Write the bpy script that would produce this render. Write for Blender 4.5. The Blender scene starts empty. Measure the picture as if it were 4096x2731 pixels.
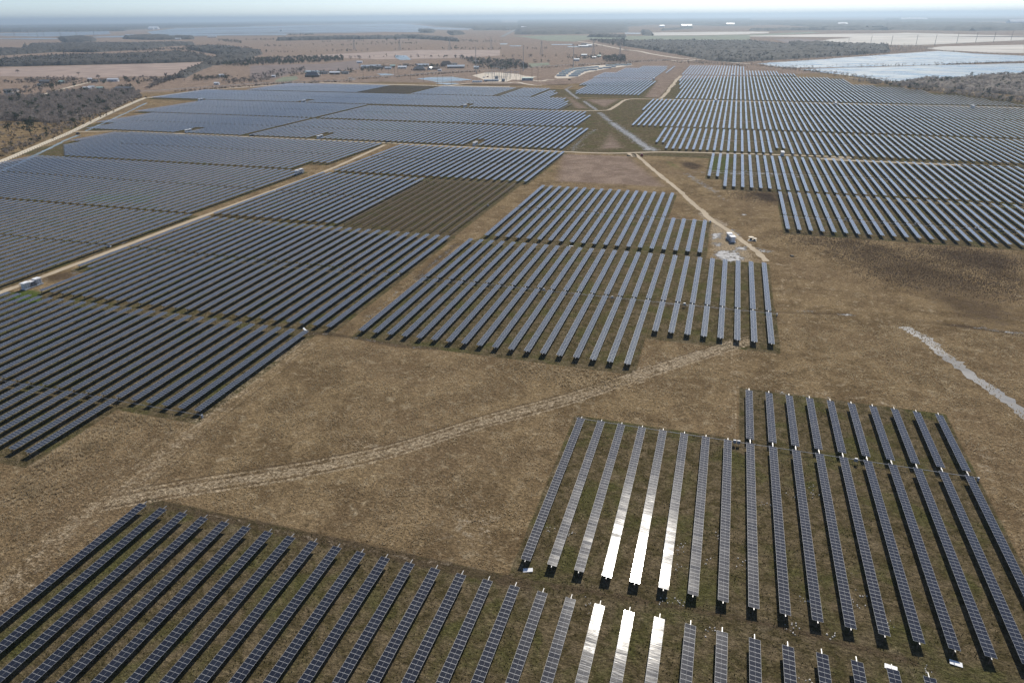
import bpy, math, random
import numpy as np
from mathutils import Matrix, Vector
R = math.radians
rng = np.random.default_rng(11)
random.seed(5)
sc = bpy.context.scene
col = sc.collection

# ------------------------------------------------------------ camera, sky, sun, exposure
CAMZ = 102.606
cam_d = bpy.data.cameras.new('camera'); cam = bpy.data.objects.new('camera', cam_d); col.objects.link(cam)
right = Vector((0.95745242, 0.28849094, -0.0076048)); up = Vector((-0.11675325, 0.4113138, 0.90398542)); fwd = Vector((-0.26391956, 0.86463514, -0.42749565))
M = Matrix((right, up, -fwd)).transposed().to_4x4(); M.translation = (0, 0, CAMZ)
cam.matrix_world = M
cam_d.sensor_width = 36; cam_d.lens = 24.088; cam_d.clip_start = 0.5; cam_d.clip_end = 150000
sc.camera = cam
SUN_EL, SUN_AZ = R(43.8), R(7.0)          # azimuth measured from +Y towards +X
w = bpy.data.worlds.new('World'); sc.world = w; w.use_nodes = True
wt = w.node_tree
sky = wt.nodes.new('ShaderNodeTexSky'); sky.sky_type = 'NISHITA'; sky.sun_disc = False
sky.sun_elevation = SUN_EL; sky.sun_rotation = SUN_AZ; sky.altitude = 100; sky.air_density = 0.5; sky.dust_density = 0.35; sky.ozone_density = 1.0
wt.links.new(sky.outputs[0], wt.nodes['Background'].inputs[0]); wt.nodes['Background'].inputs[1].default_value = 0.135
sd = bpy.data.lights.new('sun', 'SUN'); sd.energy = 4.9; sd.angle = R(0.53); sd.color = (1, 0.935, 0.83)
so = bpy.data.objects.new('sun', sd); col.objects.link(so)
sv = Vector((math.sin(SUN_AZ) * math.cos(SUN_EL), math.cos(SUN_AZ) * math.cos(SUN_EL), math.sin(SUN_EL)))
so.rotation_euler = sv.to_track_quat('Z', 'Y').to_euler(); so.location = (0, 0, 300)
sc.view_settings.view_transform = 'Standard'; sc.view_settings.look = 'None'; sc.view_settings.gamma = 1; sc.view_settings.exposure = 0.0
sc.render.engine = 'CYCLES'
sc.cycles.max_bounces = 5; sc.cycles.diffuse_bounces = 2; sc.cycles.glossy_bounces = 3; sc.cycles.volume_bounces = 1; sc.cycles.transparent_max_bounces = 6
sc.cycles.use_denoising = True
sc.cycles.use_adaptive_sampling = False

# ------------------------------------------------------------ material helpers
class NT:
    def __init__(s, name):
        s.m = bpy.data.materials.new(name); s.m.use_nodes = True; s.t = s.m.node_tree
        s.b = s.t.nodes['Principled BSDF']; s.out = s.t.nodes['Material Output']
    def n(s, typ, **kw):
        nd = s.t.nodes.new('ShaderNode' + typ)
        for k, v in kw.items(): setattr(nd, k, v)
        return nd
    def put(s, sock, v):
        if v is None: return
        if hasattr(v, 'links'): s.t.links.new(v, sock)
        else:
            try: sock.default_value = v
            except Exception: sock.default_value = tuple(v) + (1,)
    def math(s, op, a, b=None, c=None, clamp=False):
        nd = s.n('Math', operation=op, use_clamp=clamp)
        for i, v in enumerate((a, b, c)): s.put(nd.inputs[i], v)
        return nd.outputs[0]
    def mix(s, f, a, b):
        nd = s.n('Mix', data_type='RGBA'); s.put(nd.inputs[0], f); s.put(nd.inputs[6], a); s.put(nd.inputs[7], b)
        return nd.outputs[2]
    def noise(s, vec, scale, detail=4, rough=0.55, dist=0.0):
        nd = s.n('TexNoise'); s.put(nd.inputs['Vector'], vec); nd.inputs['Scale'].default_value = scale
        nd.inputs['Detail'].default_value = detail; nd.inputs['Roughness'].default_value = rough; nd.inputs['Distortion'].default_value = dist
        return nd.outputs[0]
    def ramp(s, v, lo, hi):
        nd = s.n('MapRange', interpolation_type='SMOOTHSTEP'); s.put(nd.inputs[0], v); nd.inputs[1].default_value = lo; nd.inputs[2].default_value = hi
        return nd.outputs[0]
    def scl(s, vec, v3, rot=0.0):
        nd = s.n('Mapping'); s.put(nd.inputs[0], vec); nd.inputs['Scale'].default_value = v3; nd.inputs['Rotation'].default_value = (0, 0, rot)
        return nd.outputs[0]
    def pos(s): return s.n('NewGeometry').outputs['Position']
    def base(s, c=None, rough=None, metal=None, spec=None):
        s.put(s.b.inputs['Base Color'], c); s.put(s.b.inputs['Roughness'], rough); s.put(s.b.inputs['Metallic'], metal)
        s.put(s.b.inputs['Specular IOR Level'], spec)
        return s
    def bump(s, h, strength=0.5, dist=0.1):
        nd = s.n('Bump'); s.put(nd.inputs['Height'], h); nd.inputs['Strength'].default_value = strength; nd.inputs['Distance'].default_value = dist
        s.put(s.b.inputs['Normal'], nd.outputs[0])

def rgb(*c): return tuple(c) + (1,)
def simple(name, c, rough=0.6, metal=0.0, var=0.25, scale=1.5, spec=0.4):
    t = NT(name); n = t.noise(t.pos(), scale, 5, 0.6)
    a = rgb(*[x * (1 - var) for x in c]); b = rgb(*[min(1, x * (1 + var)) for x in c])
    t.base(t.mix(t.ramp(n, 0.3, 0.7), a, b), rough, metal, spec)
    return t.m

# ground: land cover comes from two colour attributes that hold where mown turf, tracks, wet mud ... lie
def ground_mat():
    t = NT('ground'); P = t.pos()
    a1 = t.n('Attribute', attribute_name='cover_a'); a2 = t.n('Attribute', attribute_name='cover_b')
    s1 = t.n('SeparateColor'); t.put(s1.inputs[0], a1.outputs['Color']); s2 = t.n('SeparateColor'); t.put(s2.inputs[0], a2.outputs['Color'])
    mow, track, wet, green = s1.outputs[0], s1.outputs[1], s1.outputs[2], a1.outputs['Alpha']
    dark, pale, crop, rut = s2.outputs[0], s2.outputs[1], s2.outputs[2], a2.outputs['Alpha']
    n40 = t.noise(P, 0.018, 5, 0.55); n12 = t.noise(P, 0.075, 6, 0.62, 0.4); n3 = t.noise(P, 0.33, 6, 0.68, 0.6); n1 = t.noise(P, 1.3, 6, 0.72, 0.3); n03 = t.noise(P, 4.0, 4, 0.75)
    fib = t.noise(t.scl(P, (0.55, 1.6, 1), 0.3), 1.6, 6, 0.75, 0.8)
    fine = t.math('ADD', t.math('MULTIPLY', n1, 0.45), t.math('MULTIPLY', n03, 0.55))
    # dry grass
    g = t.mix(t.ramp(n12, 0.4, 0.6), rgb(0.15, 0.106, 0.058), rgb(0.24, 0.175, 0.098))
    g = t.mix(t.math('MULTIPLY', t.ramp(n40, 0.42, 0.68), 0.6), g, rgb(0.19, 0.135, 0.08))
    g = t.mix(t.math('MULTIPLY', t.ramp(n3, 0.5, 0.72), 0.8), g, rgb(0.34, 0.275, 0.18))
    g = t.mix(t.math('MULTIPLY', t.ramp(n3, 0.46, 0.3), 0.65), g, rgb(0.095, 0.072, 0.042))
    # mown turf with green and bare clumps
    mg = t.mix(t.ramp(n3, 0.38, 0.62), rgb(0.078, 0.064, 0.032), rgb(0.15, 0.118, 0.072))
    mg = t.mix(t.math('MULTIPLY', t.ramp(n12, 0.47, 0.66), 0.75), mg, rgb(0.082, 0.084, 0.03))
    mg = t.mix(t.math('MULTIPLY', t.ramp(t.noise(P, 0.14, 5, 0.6), 0.56, 0.72), 0.5), mg, rgb(0.185, 0.15, 0.1))
    en = t.math('SUBTRACT', t.math('ADD', t.math('MULTIPLY', n1, 0.6), t.math('MULTIPLY', n3, 0.6)), 0.6)
    def cov(m, amp=0.7, lo=0.38, hi=0.62): return t.ramp(t.math('ADD', m, t.math('MULTIPLY', en, amp)), lo, hi)
    c = t.mix(cov(mow), g, mg)
    c = t.mix(t.math('MULTIPLY', cov(dark, 1.6, 0.3, 0.75), 0.9), c, t.mix(t.ramp(n3, 0.4, 0.65), rgb(0.04, 0.028, 0.02), rgb(0.11, 0.08, 0.055)))
    c = t.mix(t.math('MULTIPLY', cov(crop, 0.3), 0.85), c, t.mix(t.ramp(n12, 0.35, 0.65), rgb(0.2, 0.148, 0.118), rgb(0.29, 0.222, 0.18)))
    c = t.mix(t.math('MULTIPLY', cov(green, 1.8, 0.4, 0.8), 0.8), c, rgb(0.065, 0.105, 0.022))
    c = t.mix(t.math('MULTIPLY', cov(rut, 1.6, 0.4, 0.8), 0.75), c, rgb(0.085, 0.062, 0.04))
    c = t.mix(t.math('MULTIPLY', cov(pale, 2.2, 0.45, 0.85), 0.8), c, rgb(0.34, 0.285, 0.215))
    c = t.mix(t.math('MULTIPLY', cov(track, 1.5, 0.35, 0.75), 0.9), c, t.mix(t.ramp(n1, 0.35, 0.65), rgb(0.24, 0.185, 0.118), rgb(0.4, 0.325, 0.225)))
    wetm = cov(wet, 2.4, 0.5, 0.62)
    rim = t.math('MULTIPLY', cov(wet, 2.4, 0.4, 0.52), 0.4)
    c = t.mix(rim, c, rgb(0.42, 0.4, 0.36))
    c = t.mix(wetm, c, rgb(0.13, 0.125, 0.12))
    f = t.math('ADD', 0.5, t.math('MULTIPLY', t.ramp(fib, 0.28, 0.74), 1.0))
    f2 = t.math('MULTIPLY', f, t.math('ADD', 0.38, t.math('MULTIPLY', t.ramp(fine, 0.34, 0.66), 1.25)))
    f3 = t.mix(wetm, f2, rgb(1, 1, 1))
    mul = t.n('Mix', data_type='RGBA', blend_type='MULTIPLY'); mul.inputs[0].default_value = 1; t.put(mul.inputs[6], c); t.put(mul.inputs[7], f3)
    rough = t.math('SUBTRACT', 0.95, t.math('MULTIPLY', wetm, 0.55))
    t.base(mul.outputs[2], rough, 0, t.math('MULTIPLY', wetm, 0.5))
    h = t.math('ADD', t.math('MULTIPLY', n1, 0.6), t.math('MULTIPLY', fib, 0.6))
    h = t.math('MULTIPLY', h, t.math('SUBTRACT', 1.0, wetm))
    t.bump(h, 1.0, 0.6)
    return t.m

def cell_mat():
    t = NT('solar_cells'); oi = t.n('ObjectInfo').outputs['Random']
    P = t.pos(); streak = t.noise(t.scl(P, (0.5, 6, 1)), 1.0, 4, 0.6)
    t.base(t.mix(oi, rgb(0.011, 0.013, 0.021), rgb(0.017, 0.02, 0.03)), t.math('ADD', 0.055, t.math('MULTIPLY', streak, 0.1)), 0, 0.5); t.put(t.b.inputs['Sheen Weight'], 0.1); t.put(t.b.inputs['Sheen Roughness'], 0.4)
    t.bump(t.noise(t.scl(P, (0.5, 3.0, 1)), 1.0, 3, 0.5), 0.2, 0.03)
    return t.m
def deck_mat():
    t = NT('solar_deck'); uv = t.n('UVMap').outputs[0]; sp = t.n('SeparateXYZ'); t.put(sp.inputs[0], uv); u, v = sp.outputs[0], sp.outputs[1]
    fv = t.math('FRACT', v); lv = t.math('LESS_THAN', fv, 0.055)
    eu = t.math('GREATER_THAN', t.math('ABSOLUTE', t.math('SUBTRACT', u, 0.5)), 0.483)
    cu = t.math('MULTIPLY', t.math('LESS_THAN', t.math('ABSOLUTE', t.math('SUBTRACT', u, 0.5)), 0.008), 0.6)
    f = t.math('MAXIMUM', t.math('MAXIMUM', lv, eu), cu)
    wn = t.n('TexWhiteNoise', noise_dimensions='2D'); cb = t.n('CombineXYZ'); t.put(cb.inputs[0], t.math('FLOOR', v)); t.put(cb.inputs[1], t.n('ObjectInfo').outputs['Random']); t.put(wn.inputs['Vector'], cb.outputs[0])
    cell = t.mix(wn.outputs[0], rgb(0.012, 0.015, 0.022), rgb(0.02, 0.024, 0.033))
    t.base(t.mix(f, cell, rgb(0.42, 0.43, 0.44)), t.math('ADD', 0.15, t.math('MULTIPLY', f, 0.25)), 0, 0.85); t.put(t.b.inputs['Sheen Weight'], 0.4); t.put(t.b.inputs['Specular Tint'], (0.92, 1.0, 1.0, 1)); t.put(t.b.inputs['Sheen Roughness'], 0.4)
    P = t.pos(); t.bump(t.noise(t.scl(P, (0.3, 0.6, 1)), 0.6, 2, 0.5), 0.2, 0.05)
    return t.m
def water_mat(name, c, rough=0.08, bs=0.25, sc_=0.35, levee=None):
    t = NT(name); P = t.pos(); n = t.noise(P, sc_, 4, 0.65)
    big = t.noise(t.scl(P, (0.004, 0.012, 1), 0.35), 1.0, 4, 0.6)
    cc = t.mix(t.ramp(big, 0.4, 0.65), rgb(*c), rgb(*[x * 1.6 for x in c]))
    if levee:
        wv = t.n('TexNoise'); t.put(wv.inputs['Vector'], t.scl(P, levee[0], levee[1])); wv.inputs['Scale'].default_value = 1; wv.inputs['Detail'].default_value = 5; wv.inputs['Roughness'].default_value = 0.65
        m = t.ramp(wv.outputs[0], levee[2], levee[2] + 0.04)
        cc = t.mix(m, cc, rgb(0.13, 0.1, 0.085)); t.base(cc, t.math('ADD', rough, t.math('MULTIPLY', m, 0.8)), 0, t.math('SUBTRACT', 0.5, t.math('MULTIPLY', m, 0.45)))
    else: t.base(cc, t.math('MULTIPLY', rough, t.math('ADD', 0.6, t.math('MULTIPLY', t.ramp(t.noise(t.scl(P, (0.012, 0.03, 1), 0.4), 1.0, 5, 0.7), 0.35, 0.65), 0.8))), 0, 0.4)
    t.bump(n, bs, 0.3)
    return t.m
def foliage_mat(name, c, c2, tr=0.0):
    t = NT(name); P = t.pos(); n = t.noise(P, 0.13, 3, 0.6); n2 = t.noise(P, 1.1, 3, 0.6)
    cc = t.mix(t.ramp(t.math('ADD', t.math('MULTIPLY', n, 0.6), t.math('MULTIPLY', n2, 0.4)), 0.36, 0.64), rgb(*c), rgb(*c2)); t.base(cc, 0.85, 0, 0.15)
    if tr:
        tb = t.n('BsdfTranslucent'); t.put(tb.inputs[0], cc); mx = t.n('MixShader'); mx.inputs[0].default_value = tr
        t.t.links.new(t.b.outputs[0], mx.inputs[1]); t.t.links.new(tb.outputs[0], mx.inputs[2]); t.t.links.new(mx.outputs[0], t.out.inputs[0])
    return t.m
def road_mat(name, c, dark):
    t = NT(name); P = t.pos(); n = t.noise(P, 0.8, 6, 0.7); b = t.noise(P, 0.05, 4, 0.6)
    k = t.mix(t.ramp(n, 0.3, 0.7), rgb(*[x * .8 for x in c]), rgb(*c)); t.base(t.mix(t.math('MULTIPLY', t.ramp(b, 0.45, 0.7), 0.45), k, rgb(*dark)), 0.9, 0, 0.2); t.bump(n, 0.4, 0.05)
    return t.m

MAT = dict(
    ground=ground_mat(), cells=cell_mat(), deck=deck_mat(),
    alu=simple('aluminium_frame', (0.4, 0.41, 0.42), 0.5, 0.1, 0.08), steel=simple('galvanised_steel', (0.36, 0.36, 0.36), 0.5, 0.6, 0.15),
    rust=simple('weathered_steel', (0.16, 0.115, 0.085), 0.7, 0.2, 0.25), back=simple('backsheet', (0.3, 0.3, 0.3), 0.6, 0, 0.1),
    white=simple('white_paint', (0.78, 0.79, 0.8), 0.45, 0, 0.08), grey=simple('grey_paint', (0.34, 0.37, 0.4), 0.5, 0, 0.1), darkgrey=simple('dark_grey', (0.07, 0.075, 0.08), 0.6, 0, 0.2),
    darkrust=simple('dark_weathered_steel', (0.05, 0.036, 0.028), 0.8, 0, 0.25), black=simple('black_rubber', (0.02, 0.02, 0.02), 0.7, 0, 0.2), wood=simple('weathered_wood', (0.17, 0.125, 0.09), 0.85, 0, 0.25), ply=simple('pale_plywood', (0.66, 0.58, 0.45), 0.7, 0, 0.12),
    glass=simple('window_glass', (0.03, 0.035, 0.04), 0.1, 0, 0.2), red=simple('red_paint', (0.22, 0.03, 0.025), 0.35, 0, 0.1), concrete=simple('concrete', (0.42, 0.41, 0.38), 0.85, 0, 0.15),
    roofgrey=simple('grey_shingle', (0.14, 0.145, 0.155), 0.8, 0, 0.25), roofbrown=simple('brown_shingle', (0.13, 0.1, 0.085), 0.8, 0, 0.25), roofmetal=simple('pale_metal_roof', (0.62, 0.66, 0.68), 0.35, 0.3, 0.1),
    roofwhite=simple('white_metal_roof', (0.82, 0.83, 0.83), 0.4, 0.1, 0.06), roofgreen=simple('pale_green_roof', (0.42, 0.58, 0.52), 0.45, 0.1, 0.1), brick=simple('tan_brick', (0.3, 0.22, 0.17), 0.85, 0, 0.2), siding=simple('pale_siding', (0.55, 0.52, 0.47), 0.7, 0, 0.1),
    bare=foliage_mat('bare_twigs', (0.2, 0.172, 0.155), (0.34, 0.3, 0.275), 0.5), bark=simple('bark', (0.12, 0.095, 0.078), 0.9, 0, 0.3), ever=foliage_mat('evergreen_leaves', (0.03, 0.04, 0.022), (0.062, 0.076, 0.04), 0.25),
    scrub=foliage_mat('dry_scrub', (0.1, 0.078, 0.058), (0.18, 0.145, 0.105), 0.4), straw=foliage_mat('dry_grass_blades', (0.38, 0.3, 0.185), (0.62, 0.51, 0.34), 0.55), weed=foliage_mat('dark_weed', (0.05, 0.05, 0.02), (0.09, 0.082, 0.034), 0.4), brushm=foliage_mat('dark_brush', (0.1, 0.074, 0.056), (0.18, 0.14, 0.105), 0.5),
    gravel=road_mat('pale_gravel', (0.6, 0.53, 0.41), (0.42, 0.35, 0.25)), dirt=road_mat('pale_dirt', (0.46, 0.38, 0.27), (0.26, 0.2, 0.13)), asphalt=road_mat('asphalt', (0.2, 0.2, 0.2), (0.14, 0.14, 0.14)), pad=road_mat('crushed_limestone', (0.6, 0.53, 0.43), (0.46, 0.39, 0.3)),
    lake=water_mat('lake_water', (0.07, 0.115, 0.13), 0.33, 1.0, 0.12), pond=water_mat('pond_water', (0.15, 0.175, 0.165), 0.3, 0.12, 0.5), ditch=water_mat('ditch_water', (0.095, 0.092, 0.09), 0.5, 0.1, 0.6),
    paddy=water_mat('flooded_rice', (0.12, 0.15, 0.16), 0.32, 0.4, 0.1, ((0.0007, 0.009, 1), -0.3, 0.53)), stubble=water_mat('pale_stubble', (0.26, 0.235, 0.2), 0.75, 0.2, 0.2, ((0.0008, 0.004, 1), -0.25, 0.62)), meadow=simple('green_pasture', (0.15, 0.165, 0.1), 0.95, 0, 0.25, 0.02), plough=simple('ploughed_field', (0.15, 0.11, 0.095), 0.95, 0, 0.2, 0.03), pasture=simple('brown_pasture', (0.29, 0.215, 0.175), 0.95, 0, 0.2, 0.02), stone=simple('pale_stones', (0.62, 0.58, 0.52), 0.9, 0, 0.2),
    twigm=foliage_mat('understorey', (0.085, 0.07, 0.06), (0.17, 0.145, 0.125)), forestm=foliage_mat('forest_canopy', (0.034, 0.034, 0.032), (0.085, 0.077, 0.07)), orange=simple('orange_paint', (0.5, 0.2, 0.08), 0.5, 0, 0.1), wire=simple('fence_wire', (0.3, 0.29, 0.27), 0.6, 0.3, 0.1))

# ------------------------------------------------------------ mesh helpers
class MB:
    def __init__(s): s.v = []; s.f = []; s.m = []; s.uv = None; s.mats = []
    def mi(s, mat):
        if mat not in s.mats: s.mats.append(mat)
        return s.mats.index(mat)
    def poly(s, pts, mat):
        b = len(s.v); s.v += [tuple(q) for q in pts]; s.f.append(tuple(range(b, b + len(pts)))); s.m.append(s.mi(mat)); return s
    def hexa(s, q, mat, top=None):                    # q: 4 bottom points then 4 top points
        b = len(s.v); s.v += [tuple(x) for x in q]; i = s.mi(mat); k = s.mi(top) if top else i
        s.f += [(b + 3, b + 2, b + 1, b), (b + 4, b + 5, b + 6, b + 7)] + [(b + j, b + (j + 1) % 4, b + 4 + (j + 1) % 4, b + 4 + j) for j in range(4)]
        s.m += [i, k, i, i, i, i]; return s
    def box(s, c, d, mat, rz=0.0, top=None, taper=1.0):
        ca, sa = math.cos(rz), math.sin(rz); q = []
        for z, tp in ((-1, 1), (1, taper)):
            for x, y in ((-1, -1), (1, -1), (1, 1), (-1, 1)):
                a, e = x * d[0] / 2 * tp, y * d[1] / 2 * tp
                q.append((c[0] + a * ca - e * sa, c[1] + a * sa + e * ca, c[2] + z * d[2] / 2))
        return s.hexa(q, mat, top)
    def tube(s, p0, p1, r0, mat, r1=None, n=8):
        p0, p1 = Vector(p0), Vector(p1); r1 = r0 if r1 is None else r1
        q = (p1 - p0).to_track_quat('Z', 'Y'); b = len(s.v); i = s.mi(mat)
        for p_, r in ((p0, r0), (p1, r1)):
            for k in range(n):
                a = 2 * math.pi * k / n; s.v.append(tuple(p_ + q @ Vector((r * math.cos(a), r * math.sin(a), 0))))
        for k in range(n): s.f.append((b + k, b + (k + 1) % n, b + n + (k + 1) % n, b + n + k)); s.m.append(i)
        s.f += [tuple(range(b + n - 1, b - 1, -1)), tuple(range(b + n, b + 2 * n))]; s.m += [i, i]; return s
    def mesh(s, name):
        me = bpy.data.meshes.new(name); me.from_pydata(s.v, [], s.f)
        for m in s.mats: me.materials.append(MAT[m])
        me.polygons.foreach_set('material_index', s.m)
        return me
    def obj(s, name, parent=None, **kw): return put(name, s.mesh(name), parent, **kw)

def put(name, me, parent=None, loc=None, rot=None, label=None, cat=None, group=None, kind=None):
    o = bpy.data.objects.new(name, me); col.objects.link(o)
    if parent: o.parent = parent
    if loc is not None: o.location = loc
    if rot is not None: o.rotation_euler = rot
    for k, v in (('label', label), ('category', cat), ('group', group), ('kind', kind)):
        if v: o[k] = v
    return o
def thing(name, label, cat, loc=(0, 0, 0), rz=0.0, group=None):
    return put(name, None, None, loc, (0, 0, rz), label, cat, group)
def tri_mesh(name, V, F, mats, mi=None):
    me = bpy.data.meshes.new(name); V = np.asarray(V, np.float32); F = np.asarray(F, np.int32); k = F.shape[1]
    me.vertices.add(len(V)); me.vertices.foreach_set('co', V.ravel())
    me.loops.add(F.size); me.loops.foreach_set('vertex_index', F.ravel())
    me.polygons.add(len(F)); me.polygons.foreach_set('loop_start', np.arange(0, F.size, k, dtype=np.int32))
    for m in mats: me.materials.append(MAT[m])
    if mi is not None: me.polygons.foreach_set('material_index', np.asarray(mi, np.int32))
    me.update(calc_edges=True); me.validate()
    return me

# ------------------------------------------------------------ the solar rows: where they stand
X0, PITCH = -118.955, 5.6
MH = 1.68                                   # height of the module plane
segs = []                                  # dicts
ORD = 'first second third fourth fifth sixth seventh eighth ninth tenth eleventh twelfth thirteenth fourteenth fifteenth sixteenth seventeenth eighteenth nineteenth twentieth'.split()
TENS = {20: 'twenty', 30: 'thirty', 40: 'forty', 50: 'fifty', 60: 'sixty', 70: 'seventy', 80: 'eighty', 90: 'ninety', 100: 'hundred'}
def ordn(i):                               # 1 -> first
    if i <= 20: return ORD[i - 1]
    a, b = i // 10 * 10, i % 10
    return TENS[a] + ('-' + ORD[b - 1] if b else 'th').replace('ty' + 'th', 'tieth') if b else TENS[a][:-1] + 'ieth'
def rows(block, ks, parts, off=0.0, end='right', bare=False):
    ks = list(ks); order = sorted(ks, reverse=(end == 'right'))
    for k in ks:
        for half, y0, y1 in parts:
            segs.append(dict(block=block, k=k, x=X0 + PITCH * k + off, y0=y0, y1=y1, bare=bare, lab=(order.index(k) + 1, end, block, half)))
b = 'the bottom edge block'
rows(b, range(0, 30), [('', 38.0, 97.2)], 0, 'left')
b = 'the lower right block'
rows(b, range(16, 24), [('', 104.2, 161.9)], 0, 'left')
rows('the stepped part of the lower right block', range(24, 34), [('near half', 104.2, 161.8), ('short far half', 163.3, 191.4)], 0, 'left')
b = 'the dark block on the left edge'
rows(b, range(-7, -2), [('near half', 135.3, 192.7)])
rows('the step of the dark left block', [-9, -8], [('short near half', 105.6, 134.2), ('far half', 135.3, 192.9)])
rows('the left end of the dark left block', range(-30, -9), [('near half', 76.5, 134.2), ('far half', 135.3, 193.0)])
b = 'the block beside the pale lane'
rows(b, range(-26, -1), [('near half', 198.0, 256.8), ('far half', 258.3, 316.4)])
rows('the lane corner of that block', [-28, -27], [('short near half', 227.4, 256.8), ('far half', 258.3, 316.4)])
b = 'the middle block'
rows(b, range(0, 18), [('near half', 198.2, 255.6), ('far half', 257.0, 315.0)], 1.9, 'left')
rows('the short right end of the middle block', range(18, 26), [('near half', 226.6, 255.4), ('far half', 256.8, 315.0)], 2.1, 'left')
b = 'the upper middle block'
rows(b, range(1, 17), [('near half', 322.7, 381.8), ('far half', 383.2, 442.0)], 1.4, 'left')
rows('the short right end of the upper middle block', range(17, 21), [('', 322.9, 381.5)], 1.5, 'left')
rows('the block left of the bare frames', range(-28, -13), [('near half', 322.7, 382.2), ('far half', 383.6, 443.2)], -1.6)
rows('the block of bare frames', range(-13, -1), [('near half', 322.8, 382.2), ('far half', 383.6, 443.2)], -1.7, 'right', True)
b = 'the block below the cross lane'
rows(b, range(-27, 0), [('near half', 450.0, 508.2), ('far half', 509.8, 568.6)], -2.8)
# beyond the pale lane on the left
rows('the left lane block', range(-46, -29), [('near half', 138.0, 196.0)], -2.3)
rows('the left lane block', range(-62, -29), [('near half', 198.5, 256.0), ('far half', 257.5, 317.4)], -2.3)
rows('the far left lane block', range(-70, -30), [('near half', 320.4, 383.6), ('far half', 385.0, 444.0)], -2.3)
rows('the far left lane block', range(-76, -70), [('far half', 385.0, 444.0)], -2.3)
rows('the left block below the cross lane', range(-72, -33), [('near half', 449.0, 509.0), ('far half', 510.4, 570.0)], -2.3)
rows('the left block below the cross lane', range(-33, -30), [('far half', 476.0, 570.0)], -2.3)
for k in range(-80, -72): segs.append(dict(block='w', k=k, x=X0 + PITCH * k - 2.3, y0=449 + (-72 - k) * 5.0, y1=570.0, bare=False, lab=None))
for k in range(-83, -80): segs.append(dict(block='w', k=k, x=X0 + PITCH * k - 2.3, y0=512.0, y1=566.0, bare=False, lab=None))
def far(ks, ys, off=0.0, bare=False, cut=None):
    for k in ks:
        for y0, y1 in ys:
            a = y0
            if cut and k in cut: a = max(y0, cut[k])
            if a < y1 - 5: segs.append(dict(block='far', k=k, x=X0 + PITCH * k + off, y0=a, y1=y1, bare=bare, lab=None))
far(range(-57, -1), [(581.6, 641.0), (642.6, 702.0)], -3.0, cut={-17: 612.5, -16: 612.0, -45: 614.0, -44: 614.0})
far(range(-57, -6), [(711.0, 772.0), (773.5, 833.0)], -3.0); far([-6, -5], [(715.0, 803.0)], -3.0)
far(range(-92, -58), [(580.0, 641.0), (642.6, 706.0)], -3.0, cut={-72: 614.0, -71: 614.0}); far(range(-97, -92), [(620.0, 662.0), (663.0, 706.0)], -3.0)
far(range(-103, -58), [(711.0, 775.0), (776.5, 843.0)], -3.0, cut=None)
far(range(-104, -18), [(849.0, 910.0), (911.5, 976.0)], -3.0, cut={-36: 881.0, -35: 879.0, -78: 880.0, -77: 881.0})
far([-18, -17], [(847.0, 974.0)], -3.0); far([-16, -15], [(846.0, 940.0)], -3.0); far([-14], [(846.0, 910.0)], -3.0); far([-13], [(843.0, 911.0)], -3.0, True)
far(range(-122, -104), [(852.0, 910.0), (911.5, 975.0)], -3.0)
far(range(-110, -75), [(984.0, 1047.0), (1048.5, 1108.0)], -3.0); far(range(-75, -60), [(984.0, 1047.0), (1048.5, 1112.0)], -3.0, True)
far(range(-59, -36), [(982.0, 1047.0), (1048.5, 1110.0)], -3.0); far([-36, -35], [(982.0, 1111.0)], -3.0, True); far(range(-34, -26), [(980.0, 1043.0), (1044.5, 1107.0)], -3.0)
far([-25, -24], [(978.0, 1075.0)], -3.0); far([-23, -22], [(978.0, 1043.0)], -3.0)
# right hand field
O9 = 4.55
rows('the lower right field block', range(27, 56), [('near half', 375.0, 403.2), ('far half', 404.8, 462.6)], O9, 'left')
rows('the cross lane side of the right field', range(27, 58), [('near half', 468.0, 523.5), ('far half', 525.0, 589.8)], O9, 'left')
rows('the stepped left end of the right field', range(21, 27), [('near half', 470.0, 523.5), ('far half', 525.0, 590.5)], O9, 'left')
rows('the first two rows of the right field', range(19, 21), [('near half', 500.2, 523.8), ('far half', 525.0, 591.0)], O9, 'left')
R1 = 72
far(range(12, R1), [(604.6, 663.0), (664.5, 726.0)], O9, cut={28: 628.0, 29: 628.0}); far([10, 11], [(635.0, 663.0), (664.5, 726.5)], O9)
far(range(4, R1 + 12), [(735.0, 795.0), (796.5, 861.0)], O9 - 1); far(range(3, R1 + 22), [(864.5, 924.0), (925.5, 988.5)], O9 - 1)
def field_top(k):
    for kk, y in ((22, 1706), (24, 1680), (35, 1552), (40, 1486), (49, 1407), (53, 1374), (58, 1266), (65, 1232), (68, 1197), (74, 1123), (77, 1091), (80, 1056)):
        if k <= kk: return y
    return 1020
for k in range(3, 84):
    for y0, y1 in ((1003.0, 1071.5), (1073.0, 1141.0), (1145.5, 1210.0), (1211.5, 1277.0), (1281.0, 1344.0), (1345.5, 1408.0), (1426.0, 1486.0), (1487.0, 1560.0), (1562.0, 1706.0)):
        if k < 8 - (y0 > 1140) - (y0 > 1210) - (y0 > 1275) - (y0 > 1420): continue
        far([k], [(y0, min(y1, field_top(k)))], O9 - 1)
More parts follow.
